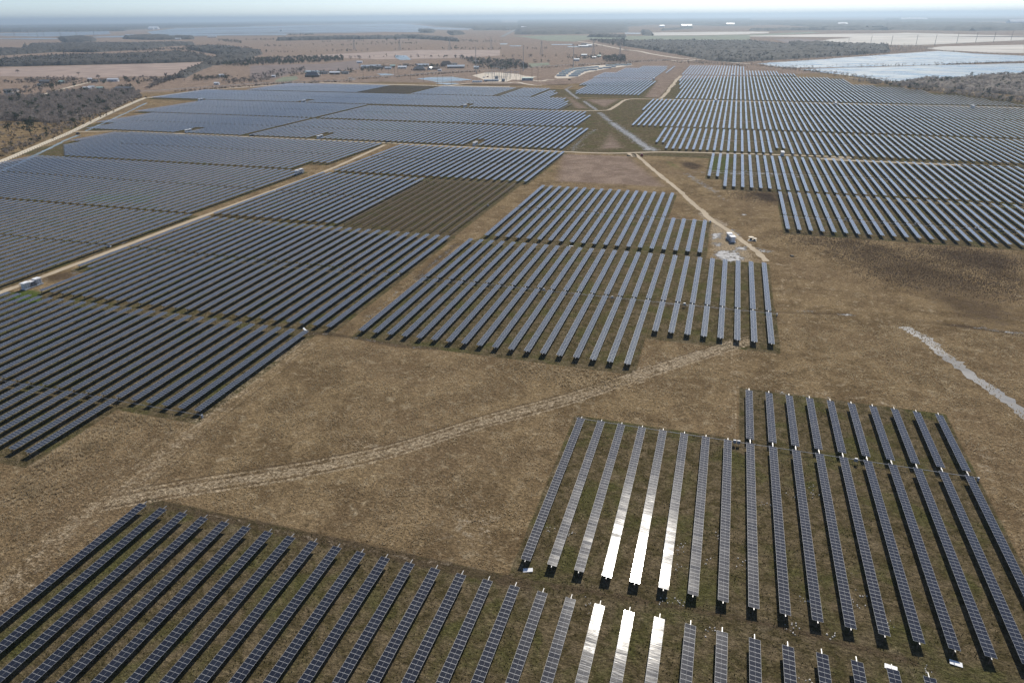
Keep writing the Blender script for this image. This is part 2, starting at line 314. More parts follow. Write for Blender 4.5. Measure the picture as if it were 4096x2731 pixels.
# block in the middle distance
far(range(-17, 0), [(1035.0, 1100.0), (1101.0, 1168.0)], -2.0); far([-18], [(1066.0, 1168.0)], -2.0); far(range(-21, -2), [(1174.0, 1240.0), (1241.0, 1316.0)], -2.0); far([-2, -1], [(1174.0, 1272.0)], -2.0)
far(range(-22, -2), [(1325.0, 1390.0), (1391.0, 1460.0)], -2.0); far(range(-18, -2), [(1466.0, 1530.0), (1531.0, 1597.0)], -2.0); far(range(-13, -3), [(1598.0, 1670.0)], -2.0); far([-1], [(1460.0, 1670.0)], -2.0)

def project(x, y, z):
    d = Vector((x, y, z - CAMZ)); zz = d.dot(fwd)
    if zz <= 1: return None
    return (0.5 + d.dot(right) / zz * 24.088 / 36, 0.5 - d.dot(up) / zz * 24.088 / 24.0, zz)
def frame_score(s):
    n, tot = 0, 0
    for i in range(13):
        y = s['y0'] + (s['y1'] - s['y0']) * i / 12
        q = project(s['x'], y, MH); n += 1
        if q and -0.012 < q[0] < 1.012 and -0.01 < q[1] < 1.015: tot += CAMZ / q[2] ** 3 * (s['y1'] - s['y0'])
    return tot / n
for s in segs: s['score'] = frame_score(s)
segs = [s for s in segs if s['score'] > 0]
panel = sorted([s for s in segs if not s['bare']], key=lambda s: -s['score'])
single = [s for s in panel if s['lab']][:300]
ids = set(id(s) for s in single)
bare_single = [s for s in segs if s['bare']]
rest = [s for s in panel if id(s) not in ids]

# ------------------------------------------------------------ ground sheet with land cover attributes
def grid(x0, x1, y0, y1, st):
    xs = np.linspace(x0, x1, int(round((x1 - x0) / st)) + 1); ys = np.linspace(y0, y1, int(round((y1 - y0) / st)) + 1)
    gx, gy = np.meshgrid(xs, ys); return gx, gy
NX0, NX1, NY0, NY1 = -196.0, 154.0, 26.0, 264.5
MX0, MX1, MY0, MY1 = -900.0, 450.0, 26.0, 1758.0
V, F = [], []
def add_grid(gx, gy, mask=None):
    b0 = sum(len(v) for v in V); h, wd = gx.shape
    V.append(np.c_[gx.ravel(), gy.ravel(), np.zeros(gx.size)])
    idx = np.arange(h * wd).reshape(h, wd); q = np.stack([idx[:-1, :-1], idx[:-1, 1:], idx[1:, 1:], idx[1:, :-1]], -1)
    if mask is not None: q = q[mask]
    F.append(q.reshape(-1, 4) + b0)
add_grid(*grid(NX0, NX1, NY0, NY1, 0.7))
for a, b_, c, d in ((MX0, NX0, MY0, NY1), (NX1, MX1, MY0, NY1), (MX0, MX1, NY1, MY1)): add_grid(*grid(a, b_, c, d, 3.0))
BIG = 56000.0
for a, b_, c, d in ((-BIG, MX0, -BIG, BIG), (MX1, BIG, -BIG, BIG), (MX0, MX1, -BIG, MY0), (MX0, MX1, MY1, BIG)):
    xs = np.linspace(a, b_, 5); ys = np.linspace(c, d, 5); gx, gy = np.meshgrid(xs, ys); add_grid(gx, gy)
V = np.concatenate(V); F = np.concatenate(F)
PX, PY = V[:, 0], V[:, 1]
def smooth(pts, n=6):
    p_ = np.array(pts, float)
    if len(p_) < 3: return p_
    q = np.vstack([2 * p_[0] - p_[1], p_, 2 * p_[-1] - p_[-2]]); out = []
    for i in range(1, len(q) - 2):
        for k in range(n):
            t = k / n; a, b_, c, d = q[i - 1], q[i], q[i + 1], q[i + 2]
            out.append(0.5 * (2 * b_ + (c - a) * t + (2 * a - 5 * b_ + 4 * c - d) * t * t + (3 * b_ - a - 3 * c + d) * t ** 3))
    out.append(p_[-1]); return np.array(out)
def d_line(pts, x, y):
    d = np.full(x.shape, 1e9)
    for (ax, ay), (bx, by) in zip(pts[:-1], pts[1:]):
        ux, uy = bx - ax, by - ay; L = max(ux * ux + uy * uy, 1e-9)
        t = np.clip(((x - ax) * ux + (y - ay) * uy) / L, 0, 1); d = np.minimum(d, np.hypot(x - ax - t * ux, y - ay - t * uy))
    return d
def inside(pts, x, y):
    r = np.zeros(x.shape, bool); n = len(pts)
    for i in range(n):
        (ax, ay), (bx, by) = pts[i], pts[(i + 1) % n]
        if ay == by: continue
        c = (ay > y) != (by > y); r ^= c & (x < (bx - ax) * (y - ay) / (by - ay) + ax)
    return r
cover = {k: np.zeros(len(V), np.float32) for k in ('mow', 'track', 'wet', 'green', 'dark', 'pale', 'crop', 'rut')}
def near(pts, m):
    p_ = np.array(pts); return np.where((PX > p_[:, 0].min() - m) & (PX < p_[:, 0].max() + m) & (PY > p_[:, 1].min() - m) & (PY < p_[:, 1].max() + m))[0]
def line(ch, pts, width, soft=0.5, amt=1.0, sm=True):
    pts = smooth(pts) if sm else np.array(pts, float); i = near(pts, width + soft * 3)
    if len(i): cover[ch][i] = np.maximum(cover[ch][i], amt * np.clip(0.5 + (width / 2 - d_line(pts, PX[i], PY[i])) / (2 * soft), 0, 1))
def area(ch, pts, soft=2.0, amt=1.0):
    i = near(pts, soft * 3)
    if len(i):
        x, y = PX[i], PY[i]; d = d_line(list(pts) + [pts[0]], x, y); d = np.where(inside(pts, x, y), d, -d)
        cover[ch][i] = np.maximum(cover[ch][i], amt * np.clip(0.5 + d / (2 * soft), 0, 1))
def rect(ch, x0, x1, y0, y1, soft=2.0, amt=1.0): area(ch, [(x0, y0), (x1, y0), (x1, y1), (x0, y1)], soft, amt)
blocks = {}
for s in segs:
    key = (s['block'], s['bare'], round(s['y0'] / 60)) if s['block'] == 'far' else s['block'] + s['lab'][3] if s['lab'] else s['block']
    b_ = blocks.setdefault(key, [1e9, -1e9, 1e9, -1e9]); b_[0] = min(b_[0], s['x']); b_[1] = max(b_[1], s['x']); b_[2] = min(b_[2], s['y0']); b_[3] = max(b_[3], s['y1'])
for k, (a, b_, c, d) in blocks.items(): rect('mow', a - 2.6, b_ + 3.0, c - 4.0, d + 3.6, 1.2)
rect('mow', -26, 70, 96, 104.5, 1.5, 0.8); rect('rut', -196, -128, 320, 446, 2, 0.55); rect('rut', -119, -26, 97.5, 101.2, 0.8, 0.75)
# wheel tracks and worn ground in the near field
def twin(pts, gap=1.9, wd=0.55, amt=0.8, ch='track'):
    p_ = smooth(pts); t = np.gradient(p_, axis=0); nrm = np.c_[-t[:, 1], t[:, 0]] / np.linalg.norm(t, axis=1)[:, None]
    for sgn in (-1, 1): line(ch, p_ + nrm * gap / 2 * sgn, wd, 0.45, amt, False)
arc = [(-128.7,97.4),(-116.0,105.9),(-91.8,121.0),(-74.3,134.7),(-56.8,153.7),(-36.3,173.2),(-19.6,192.1),(-6.0,207.2),(7.4,221.9),(16.0,230.8)]
line('track', arc, 6.0, 2.6, 0.6)
for o in (-3.4, -1.3, 1.0, 3.2): line('track', [(x, y + o * 1.1) for x, y in arc], 0.8, 0.5, 0.9); line('rut', [(x, y + o * 1.1 + 1.0) for x, y in arc], 0.8, 0.4, 0.95)
line('pale', [(-20.7,190.6),(-6.1,207.8),(6.0,220.8),(11.7,226.7)], 9, 4, 0.7)
side = [(-126.6,67.1),(-130.8,87.2),(-129.5,107.8),(-132.9,134.7),(-132.9,159.1),(-132.4,185.7)]
line('track', side, 11.0, 4.5, 0.5); 
for o in (-4, -1.8, 1.2, 3.6): twin([(x + o, y) for x, y in side], 1.5, 0.5, 0.6)
[line('rut', [(x + o, y) for x, y in side], 1.1, 0.6, 0.8) for o in (-5.2, -0.6, 2.3, 4.9)]
line('rut', [(-121.9,99.7),(-79.0,100.5),(-47.7,100.2),(-29.8,100.3),(13.2,102.5),(42.4,101.0)], 2.4, 1.2, 0.8)
line('pale', [(-103.6,99.8),(-71.8,99.3),(-51.5,99.7),(-33.8,101.4)], 1.3, 0.8, 0.6)
twin([(-30.8,102.3),(-30.5,114.9),(-31.3,136.3),(-31.5,154.6),(-30.5,164.2)], 1.2, 0.7, 0.5)
twin([(10.9,164.6),(11.1,183.6),(11.3,212.8),(12.0,224.9)], 1.8, 0.6, 0.75); line('pale', [(11.0,166.8),(11.2,183.7),(11.5,206.4)], 2.0, 1.5, 0.6)
twin([(13.1,194.5),(21.0,206.1),(24.9,219.9),(27.7,234.9),(30.4,269.0),(31.0,300.0)], 1.8, 0.6, 0.65)
line('pale', [(13.1,195.0),(38.0,198.0),(55.5,196.4),(70.7,194.5)], 2.0, 1.5, 0.6)
line('wet', [(14.6,194.6),(20.7,195.0),(37.8,196.1)], 3.0, 2.0, 0.42)
line('rut', [(-137.5,193.8),(-127.7,195.4),(-115.4,195.0),(-99.4,193.3),(-87.1,195.0)], 3.4, 1.6, 0.9); line('wet', [(-137.5,193.8),(-127.7,195.4),(-115.4,195.0),(-99.4,193.3),(-87.1,195.0)], 2.0, 1.2, 0.45); line('rut', [(-121.2,257.6),(-123.0,281.5),(-122.9,309.8)], 4.4, 2.0, 0.9); line('wet', [(-121.2,257.6),(-123.0,281.5),(-122.9,309.8)], 3.0, 2.0, 0.5); line('wet', [(-121.4,206.4),(-122.3,226.1),(-123.5,240.6)], 2.2, 1.4, 0.42)
area('rut', [(-143.3,200.2),(-129.3,198.1),(-129.9,315.6),(-119.6,326.4),(-127.2,308.6),(-121.0,231.2),(-118.0,193.5),(-129.5,186.6)], 4, 0.5)
line('wet', [(-107.5,261.4),(-74.4,259.6),(-41.1,258.6),(-19.9,257.2),(5.0,259.5),(25.9,262.2),(38.6,264.5)], 2.6, 2.0, 0.5); line('rut', [(-108.4,261.1),(-74.2,258.6),(-19.8,256.3),(25.8,260.4),(54.1,265.7)], 3.5, 1.5, 0.7); line('wet', [(49.3,264.4),(54.3,264.9)], 2.0, 1.0, 0.8)
line('wet', [(75.6,266.2),(89.1,265.9),(100.9,263.3),(109.4,263.7)], 2.0, 1.2, 0.62); line('dark', [(74.1,265.8),(88.8,264.6),(108.7,261.6)], 4.0, 2.0, 0.7)
line('wet', [(-244.5,276.3),(-220.5,271.8),(-195.1,266.9),(-169.6,263.4),(-146.2,261.2),(-123.0,261.7)], 2.5, 2.0, 0.5)
# the diagonal corridor on the right
cor = [(-57.8,543.4),(-12.1,421.9),(13.0,347.1),(39.9,302.5),(60.5,268.4),(75.7,231.1),(89.2,198.6)]
for o in (-9, -5.5, -2, 1.5): twin([(x + o, y) for x, y in cor], 1.9, 0.7, 0.5)
line('pale', cor, 10, 5, 0.4); line('rut', [(x + 4, y) for x, y in cor], 3, 2, 0.5)
for q in ([(26.5,322.9),(39.3,294.0),(58.9,268.0)], [(32.9,338.1),(52.9,295.2),(68.3,262.1)], [(42.4,272.4),(51.4,245.4),(64.9,215.6),(79.6,184.5)]): twin(q, 1.9, 0.7, 0.5)
area('dark', [(43.8,365.1),(63.6,367.9),(87.3,367.9),(89.3,357.2),(100.7,339.8),(120.5,299.5),(123.6,309.5),(118.5,293.1),(93.3,284.5),(74.1,293.9),(59.3,332.8)], 10, 0.5)
area('dark', [(87.6,369.2),(119.8,368.1),(141.3,366.8),(123.0,307.6),(121.1,319.6),(101.7,344.5)], 9, 0.6)
area('dark', [(75.6,312.4),(118.7,293.8),(109.4,263.7),(89.7,268.1)], 9, 0.6)
area('dark', [(19.9,464.6),(32.5,463.7),(34.3,443.2),(29.8,438.1),(23.3,452.1)], 3, 0.85); area('dark', [(-32.2,552.7),(-23.4,558.1),(-12.6,545.5),(-18.1,523.7),(-28.6,535.4)], 4, 0.8); area('dark', [(-119.7,500.9),(-54.7,506.7),(-54.1,501.5),(-110.8,486.7)], 2, 0.5)
area('dark', [(-58.7,111.3),(-52.6,114.6),(-46.0,111.2),(-38.5,106.9),(-43.1,103.5),(-52.1,105.8)], 4, 0.45); area('dark', [(-120.6,152.5),(-113.4,160.2),(-98.3,154.8),(-100.6,144.0),(-112.7,143.0)], 7, 0.35)
area('pale', [(-57.4,118.1),(-48.6,124.1),(-36.4,119.4),(-32.0,104.8),(-38.6,101.5),(-50.2,106.3)], 6, 0.5); area('pale', [(-100.4,134.7),(-84.1,144.0),(-67.6,142.0),(-72.2,130.2),(-89.4,125.2)], 7, 0.42); area('pale', [(-174.1,113.4),(-167.4,127.2),(-155.3,135.8),(-144.6,124.2),(-148.4,102.3),(-157.9,99.6)], 6, 0.35)
area('pale', [(66.9,183.0),(76.1,179.2),(77.5,160.7),(72.6,145.0),(69.9,160.3)], 5, 0.5)
# wet yard round the middle inverter
yard = [(-3.2,385.6),(1.7,380.6),(8.1,370.3),(11.3,359.7),(15.6,344.9),(20.3,329.0),(17.4,318.0),(8.8,316.7),(0.5,323.6),(-2.7,353.1)]
area('track', yard, 3, 0.75)
for q in ([(-1.9,361.7),(3.7,364.7),(4.6,355.1),(1.1,348.8),(-1.6,353.4)], [(-0.6,345.6),(4.1,346.9),(5.3,340.8),(1.5,337.2)], [(10.6,342.2),(15.6,343.6),(17.3,337.8),(13.5,334.3),(10.3,337.1)], [(1.0,330.9),(7.2,336.3),(12.8,332.9),(16.1,323.3),(10.1,316.0),(4.8,317.9),(0.6,322.4)], [(5.7,378.6),(9.6,373.6),(15.0,360.7),(12.7,357.3),(8.2,367.4)], [(17.8,348.1),(22.6,341.8),(29.4,338.7),(25.1,333.9),(19.8,339.7)], [(-0.6,379.9),(2.6,379.3),(2.7,371.7),(0.4,371.1)]): area('wet', q, 1.8, 0.74)
area('pale', [(-14.5,411.5),(-3.7,398.6),(8.0,382.3),(4.3,369.2),(-3.2,385.6),(-11.3,400.0)], 2, 0.9); area('wet', [(13.5,406.7),(16.8,407.6),(17.2,403.6),(14.3,402.5)], 1, 0.8)
# wet gravelly ditch lines in the middle distance
line('wet', [(-117.7,758.2),(-102.8,717.5),(-85.4,672.6),(-68.5,625.4),(-57.0,603.2)], 11, 5, 0.72); line('pale', [(-117.7,758.2),(-102.8,717.5),(-85.4,672.6),(-68.5,625.4),(-57.0,603.2)], 11, 5, 0.8); line('pale', [(-187.7,954.5),(-171.0,910.1),(-154.3,866.1)], 6, 3, 0.8); line('pale', [(-145.7,838.7),(-133.6,803.9),(-121.9,769.0)], 8, 4, 0.7); line('pale', [(-247.8,1112.6),(-225.2,1047.1),(-202.1,984.5)], 6, 3, 0.8); line('wet', [(-145.7,838.7),(-133.6,803.9),(-121.9,769.0)], 8, 4, 0.72); line('wet', [(-187.7,954.5),(-171.0,910.1),(-154.3,866.1)], 6, 3, 0.8); line('wet', [(-247.8,1112.6),(-225.2,1047.1),(-202.1,984.5)], 6, 3, 0.8); line('wet', [(-247.8,1112.6),(-250.0,1144.1),(-250.0,1166.8)], 5, 3, 0.75)
area('wet', [(-69.9,637.2),(-57.6,608.7),(-50.6,601.2),(-59.5,597.8),(-66.5,599.0)], 4, 0.7); line('wet', [(-123.9,582.6),(-126.9,631.3),(-127.2,686.1),(-125.8,706.7)], 5, 3, 0.6); line('wet', [(-118.8,585.7),(-119.1,612.6),(-117.4,621.2)], 3, 2, 0.55)
line('rut', [(-121.4,598.3),(-119.8,751.9),(-90.8,671.3),(-69.4,602.0)], 8, 4, 0.5); line('dark', [(-148.7,725.2),(-131.8,751.9),(-124.6,756.5)], 5, 3, 0.7); line('dark', [(-111.1,777.7),(-104.2,791.7)], 5, 3, 0.6)
line('wet', [(-23.7,511.2),(-16.4,492.3),(-6.4,468.6),(-2.2,458.6)], 5, 3, 0.66); line('wet', [(-2.0,452.2),(5.6,433.9)], 3, 2, 0.6); line('wet', [(-14.6,519.0),(6.3,519.0),(26.8,519.1),(52.9,518.1)], 3, 2, 0.6); line('wet', [(-18.5,518.9),(38.8,525.8),(58.2,520.5),(114.2,518.0),(183.1,515.7)], 3.5, 2, 0.6)
for q in ([(-73.9,568.2),(-64.9,563.8),(-48.1,518.7),(-57.6,533.8)], [(-47.5,568.2),(-34.4,552.2),(-23.0,516.8),(-31.0,523.2),(-41.1,538.1)], [(-7.3,585.3),(5.4,595.4),(8.4,516.9),(-3.9,513.7)], [(-136.6,526.3),(-127.0,516.5),(-110.8,486.7),(-122.4,489.0)], [(-403.3,351.2),(-344.7,358.2),(-336.4,336.1),(-384.9,327.0)], [(-12.6,590.9),(10.1,586.6),(8.4,517.8),(-11.4,523.5)]): area('green', q, 5, 0.62)
for q in ([(-280.1,197.8),(-270.7,202.0),(-257.9,192.8),(-258.8,187.7),(-271.7,188.9)],): area('green', q, 1.5, 1.0)
for q in ([(-396.1,703.3),(-314.0,711.0),(-295.6,649.8),(-359.0,629.2)], [(-444.2,802.9),(-364.9,805.9),(-373.2,760.8),(-419.6,749.9)], [(-396.8,362.0),(-340.8,381.4),(-330.5,361.9),(-368.1,327.6)], [(-151.6,159.9),(-142.6,165.6),(-145.0,178.5),(-146.8,158.1)]): area('green', q, 10, 0.5)
for q in ([(54.5,1298.3),(320.4,945.2),(248.8,713.8),(94.4,754.1),(36.9,878.8)],): area('mow', q, 20, 0.5)
area('dark', [(-284.8,214.2),(-277.8,226.5),(-267.5,219.1),(-271.3,209.3),(-278.0,209.6)], 3, 0.6); area('wet', [(-277.5,223.1),(-276.7,226.8),(-270.2,221.7),(-271.6,219.0)], 1.5, 0.7); area('wet', [(-282.5,212.7),(-279.1,214.7),(-274.1,208.5),(-278.4,209.5)], 1.5, 0.6); area('wet', [(-289.8,263.9),(-288.0,269.6),(-286.3,267.9),(-287.5,263.1)], 1.5, 0.75)
area('wet', [(-377.9,271.5),(-357.7,272.0),(-322.6,268.6),(-299.5,267.3),(-295.6,262.4),(-328.5,263.9),(-362.8,264.0)], 6, 0.55); area('wet', [(-279.7,261.0),(-254.4,263.7),(-250.6,259.3),(-271.9,257.5)], 4, 0.5)
# around the far edge of the farm
area('dark', [(-318.2,1252.5),(-297.4,1272.7),(-259.9,1248.6),(-263.4,1181.9),(-296.0,1175.2)], 6, 0.75); area('mow', [(-656.3,1169.1),(-599.8,1300.3),(-542.9,1240.6),(-482.0,1180.9),(-644.7,1148.0)], 10, 0.6); area('dark', [(-473.7,1160.3),(-396.6,1190.7),(-339.8,1202.2),(-326.5,1155.0),(-457.9,1137.7)], 5, 0.6)
area('crop', [(-900, 900), (-600, 1180), (-300, 1180), (450, 1758), (-900, 1758)], 60, 1.0); area('crop', [(-199.1,980.3),(-139.6,993.5),(-144.4,872.2),(-182.1,946.7)], 15, 0.7); area('crop', [(-268.9,1120.8),(-203.1,979.4),(-157.6,869.1),(-185.7,870.4),(-219.1,975.9)], 15, 0.7); area('crop', [(-137.0,1407.2),(-96.3,1415.0),(-91.3,1014.0),(-117.3,1018.1),(-129.2,1306.0)], 12, 0.8); area('crop', [(-149.8,827.1),(-120.8,757.4),(-122.1,607.9),(-124.5,588.0),(-131.8,710.4)], 12, 0.55); area('crop', [(-117.4,746.7),(-72.5,601.2),(-110.8,584.1),(-117.3,714.0)], 15, 0.6)
area('crop', [(-137.3,573.2),(-69.3,576.4),(-18.9,445.0),(-34.2,458.1),(-113.9,455.5)], 12, 0.6)
cover['crop'][-100:] = 1.0
ga = np.stack([cover[k] for k in ('mow', 'track', 'wet', 'green')], 1); gb = np.stack([cover[k] for k in ('dark', 'pale', 'crop', 'rut')], 1)
gme = tri_mesh('ground', V, F, ['ground'])
for nm, arr in (('cover_a', ga), ('cover_b', gb)):
    at = gme.color_attributes.new(nm, 'FLOAT_COLOR', 'POINT'); at.data.foreach_set('color', arr.astype(np.float32).ravel())
put('ground', gme, kind='structure')

# ------------------------------------------------------------ roads, water, fields
def strip(name, pts, width, z, mat, jit=0.12, n=8, kind='structure'):
    p_ = smooth(pts, n); t = np.gradient(p_, axis=0); nr = np.c_[-t[:, 1], t[:, 0]] / np.linalg.norm(t, axis=1)[:, None]
    wv = width / 2 * (1 + jit * rng.standard_normal((len(p_), 2)))
    a = p_ + nr * wv[:, :1]; b_ = p_ - nr * wv[:, 1:]
    Vv = np.c_[np.vstack([a, b_]), np.full(2 * len(p_), z)]; m = len(p_)
    Ff = [(m + i, m + i + 1, i + 1, i) for i in range(m - 1)]
    return put(name, tri_mesh(name, Vv, Ff, [mat]), kind=kind)
def sheet(name, pts, z, mat, kind='structure', wob=0.0):
    p_ = np.array(pts, float)
    if wob:
        q = []
        for i in range(len(p_)):
            a, b_ = p_[i], p_[(i + 1) % len(p_)]; L = np.linalg.norm(b_ - a); nn = max(2, int(L / (wob * 6)))
            for k in range(nn): q.append(a + (b_ - a) * k / nn + (rng.uniform(-wob, wob, 2) if k else 0))
        p_ = np.array(q)
    mb = MB()
    pts3 = [(x, y, z) for x, y in p_]; ar = sum(p_[i - 1][0] * p_[i][1] - p_[i][0] * p_[i - 1][1] for i in range(len(p_)))
    mb.poly(pts3 if ar > 0 else pts3[::-1], mat)
    me = mb.mesh(name)
    import bmesh
    bm = bmesh.new(); bm.from_mesh(me); bmesh.ops.triangulate(bm, faces=bm.faces[:]); bm.to_mesh(me); bm.free()
    return put(name, me, kind=kind)
strip('gravel_road', [(-555.5,412.2),(-559.5,419.2),(-581.4,457.7),(-608.4,505.2),(-640.6,562.4),(-695.4,648.8),(-749.9,737.6),(-815.5,850.4),(-816.0,867.0),(-818.1,917.4),(-813.2,978.9),(-778.6,1047.3),(-741.8,1100.8),(-706.8,1139.8),(-638.5,1136.8),(-587.0,1134.2),(-546.8,1135.1),(-462.0,1131.2),(-377.3,1132.3),(-348.1,1141.0)], 7.0, 0.03, 'gravel', 0.04)
LX = -283.5
strip('lane', [(LX, 140), (LX, 194), (LX, 223), (LX, 256), (LX - .5, 298), (LX, 380), (LX + .5, 460), (-292.0,571.2)], 3.4, 0.03, 'dirt', 0.06)
strip('cross_road', [(-640.0,563.6),(-618.2,573.1),(-596.5,580.0),(-528.4,581.4),(-484.5,581.9),(-440.9,580.7),(-384.0,581.5),(-332.3,580.7),(-294.5,580.9),(-243.9,578.4),(-163.2,577.4),(-115.6,576.7),(-88.0,579.8),(-56.0,593.3),(-29.0,599.1),(28.8,604.6),(96.3,607.4),(75.0,594.7),(127.7,593.8),(212.0,595.0),(170.8,594.7),(211.8,594.4),(227.6,592.9)], 4.2, 0.034, 'dirt', 0.06)
strip('track_road', [(-274.0,850.0),(-239.8,848.6),(-226.9,847.0),(-199.3,848.1),(-164.2,855.5),(-142.9,863.4),(-138.1,889.2),(-137.5,965.8),(-133.0,990.2),(-120.1,999.8),(-90.1,1001.6),(-55.4,1002.7),(-3.9,999.4),(70.6,1003.5),(145.8,998.0),(229.9,1001.2),(333.6,1000.6)], 4.6, 0.038, 'dirt', 0.15)
strip('white_track', [(-91.8,1009.0),(-91.0,1076.1),(-92.9,1183.4),(-95.0,1312.8),(-94.9,1415.2)], 5.0, 0.042, 'dirt', 0.3)
strip('diagonal_track', [(-75.4,581.6),(-68.6,567.5),(-70.9,581.6),(-61.8,558.0),(-49.8,524.0),(-39.1,493.9),(-28.6,467.3),(-20.0,441.1),(-12.3,417.6),(-7.4,406.3),(-3.5,392.0),(8.2,367.4),(14.2,352.3),(19.7,338.5),(24.8,322.3)], 3.2, 0.046, 'dirt', 0.18)
strip('farm_road', [(-938.3,916.2),(-896.9,949.7),(-874.0,990.7),(-839.2,1048.8),(-792.0,1130.4),(-676.4,1205.5),(-703.4,1254.7),(-666.8,1291.2),(-626.5,1323.7),(-606.3,1387.6),(-584.7,1456.4),(-531.4,1495.6),(-476.0,1533.6),(-432.2,1610.5),(-384.6,1704.6),(-323.4,1757.7),(-261.7,1824.7),(-197.5,1901.7),(-149.3,1994.7)], 7.0, 0.05, 'asphalt', 0.03)
strip('house_drive', [(-989.0,820.4),(-1023.8,874.0),(-1062.7,933.7),(-1093.7,989.0),(-1125.1,1047.3),(-1138.6,1072.0)], 6.0, 0.054, 'gravel', 0.1)
strip('highway', [(-695.3,3350.0),(-576.8,3085.0),(-358.6,2504.6),(-360.7,2518.8),(-299.7,2408.3),(-235.0,2222.4),(-138.5,2009.5),(-115.3,2022.0),(-69.1,2065.5),(-21.8,2124.9)], 12.0, 0.3, 'pad', 0.05); strip('frontage_road', [(-159.0,1911.5),(-124.8,1884.3),(-88.7,1972.7),(-64.4,1946.6),(-17.7,1869.7),(34.1,1797.5)], 9.0, 0.3, 'pad', 0.1)
strip('levee_road', [(198.7,1427.3),(259.8,1337.9),(285.0,1268.2),(332.9,1178.4),(370.4,1106.6)], 4.0, 0.1, 'dirt', 0.15)
strip('distant_highway', [(-1302.7,4118.2),(-1541.5,5025.1),(-1934.6,6522.6)], 26.0, 0.5, 'asphalt', 0.03)
strip('rail_line', [(482.7,2762.5),(568.8,2856.3),(707.8,3055.8),(892.0,3281.0),(1139.1,3588.6)], 9.0, 0.4, 'dirt', 0.1)
strip('gravel_drive', [(-454.3,1128.6),(-434.6,1183.0),(-399.0,1197.7),(-373.6,1202.9),(-359.6,1220.9),(-338.8,1195.1),(-315.4,1171.2),(-302.0,1174.0)], 6, 0.058, 'pad', 0.15); strip('substation_drive', [(-375.2,1273.7),(-356.6,1277.3),(-324.7,1251.2),(-318.8,1276.5),(-307.0,1278.9)], 7, 0.062, 'pad', 0.2)
sheet('gravel_pad', [(-489.2,1349.7),(-488.7,1434.5),(-460.0,1435.5),(-412.4,1403.3),(-384.5,1360.1),(-399.5,1366.7),(-356.0,1343.4),(-362.3,1267.9),(-383.2,1272.1),(-380.3,1224.4),(-412.6,1218.0),(-448.2,1284.8)], 0.066, 'pad'); sheet('battery_yard', [(-321.6,1339.2),(-337.7,1437.3),(-342.6,1533.8),(-310.7,1689.2),(-237.7,1757.0),(-224.1,1709.0),(-260.4,1595.4),(-284.6,1467.7),(-280.1,1358.0),(-291.8,1320.5),(-309.4,1311.9)], 0.07, 'pad')
sheet('pond', [(-564.9,1256.8),(-553.8,1294.5),(-516.7,1312.6),(-454.9,1254.6),(-473.9,1213.5),(-496.8,1193.3)], 0.05, 'pond', wob=1.0); sheet('pond', [(-698.1,1356.1),(-683.4,1367.0),(-656.0,1351.7),(-651.5,1328.7),(-667.9,1315.8)], 0.05, 'pond', wob=1.0); sheet('pond', [(-493.3,1171.1),(-486.3,1184.6),(-460.2,1185.3),(-448.5,1172.8),(-463.1,1150.8)], 0.05, 'pond', wob=1.5)
sheet('lake', [(50.4,1822.8),(130.6,1921.7),(209.3,2018.3),(408.0,2300.3),(489.7,2400.9),(586.1,2536.9),(613.8,2479.5),(638.9,2370.4),(727.4,2259.1),(735.9,2244.7),(663.8,2016.3),(536.8,1935.8),(442.8,1844.8),(316.9,1770.6),(265.1,1741.2),(178.7,1696.3),(116.3,1682.3),(76.8,1737.3)], 0.12, 'lake', wob=4); sheet('lake', [(129.6,1636.5),(219.5,1700.1),(315.4,1749.8),(381.9,1795.4),(439.4,1829.8),(540.8,1875.5),(634.8,1924.3),(500.6,1498.5),(371.8,1428.6),(317.7,1396.4),(260.8,1360.0),(244.8,1371.4),(235.3,1412.9),(209.2,1466.4),(165.3,1554.5)], 0.1, 'lake', wob=4)
sheet('pond', [(414.8,1300.1),(430.8,1321.3),(431.4,1303.6),(417.4,1258.2),(405.5,1255.7)], 0.1, 'lake', wob=3); sheet('pond', [(361.0,1254.6),(378.4,1283.8),(404.5,1298.0),(387.9,1268.7),(361.0,1230.1)], 0.1, 'lake', wob=3)
strip('ditch_water', [(70.0,258.5),(73.0,252.9),(75.8,246.0),(78.9,233.9),(81.6,225.9),(84.9,216.8),(88.3,207.9),(90.8,198.0)], 3.6, 0.02, 'ditch', 0.3); strip('ditch_water', [(-766.1,803.0),(-747.2,769.9),(-716.8,720.1),(-662.8,627.0),(-631.9,572.4)], 3.0, 0.02, 'pond', 0.2); strip('ditch_water', [(-615.4,548.5),(-603.2,523.3),(-580.2,486.3),(-561.4,454.7),(-538.6,418.1),(-523.9,390.2)], 3.4, 0.02, 'pond', 0.2)
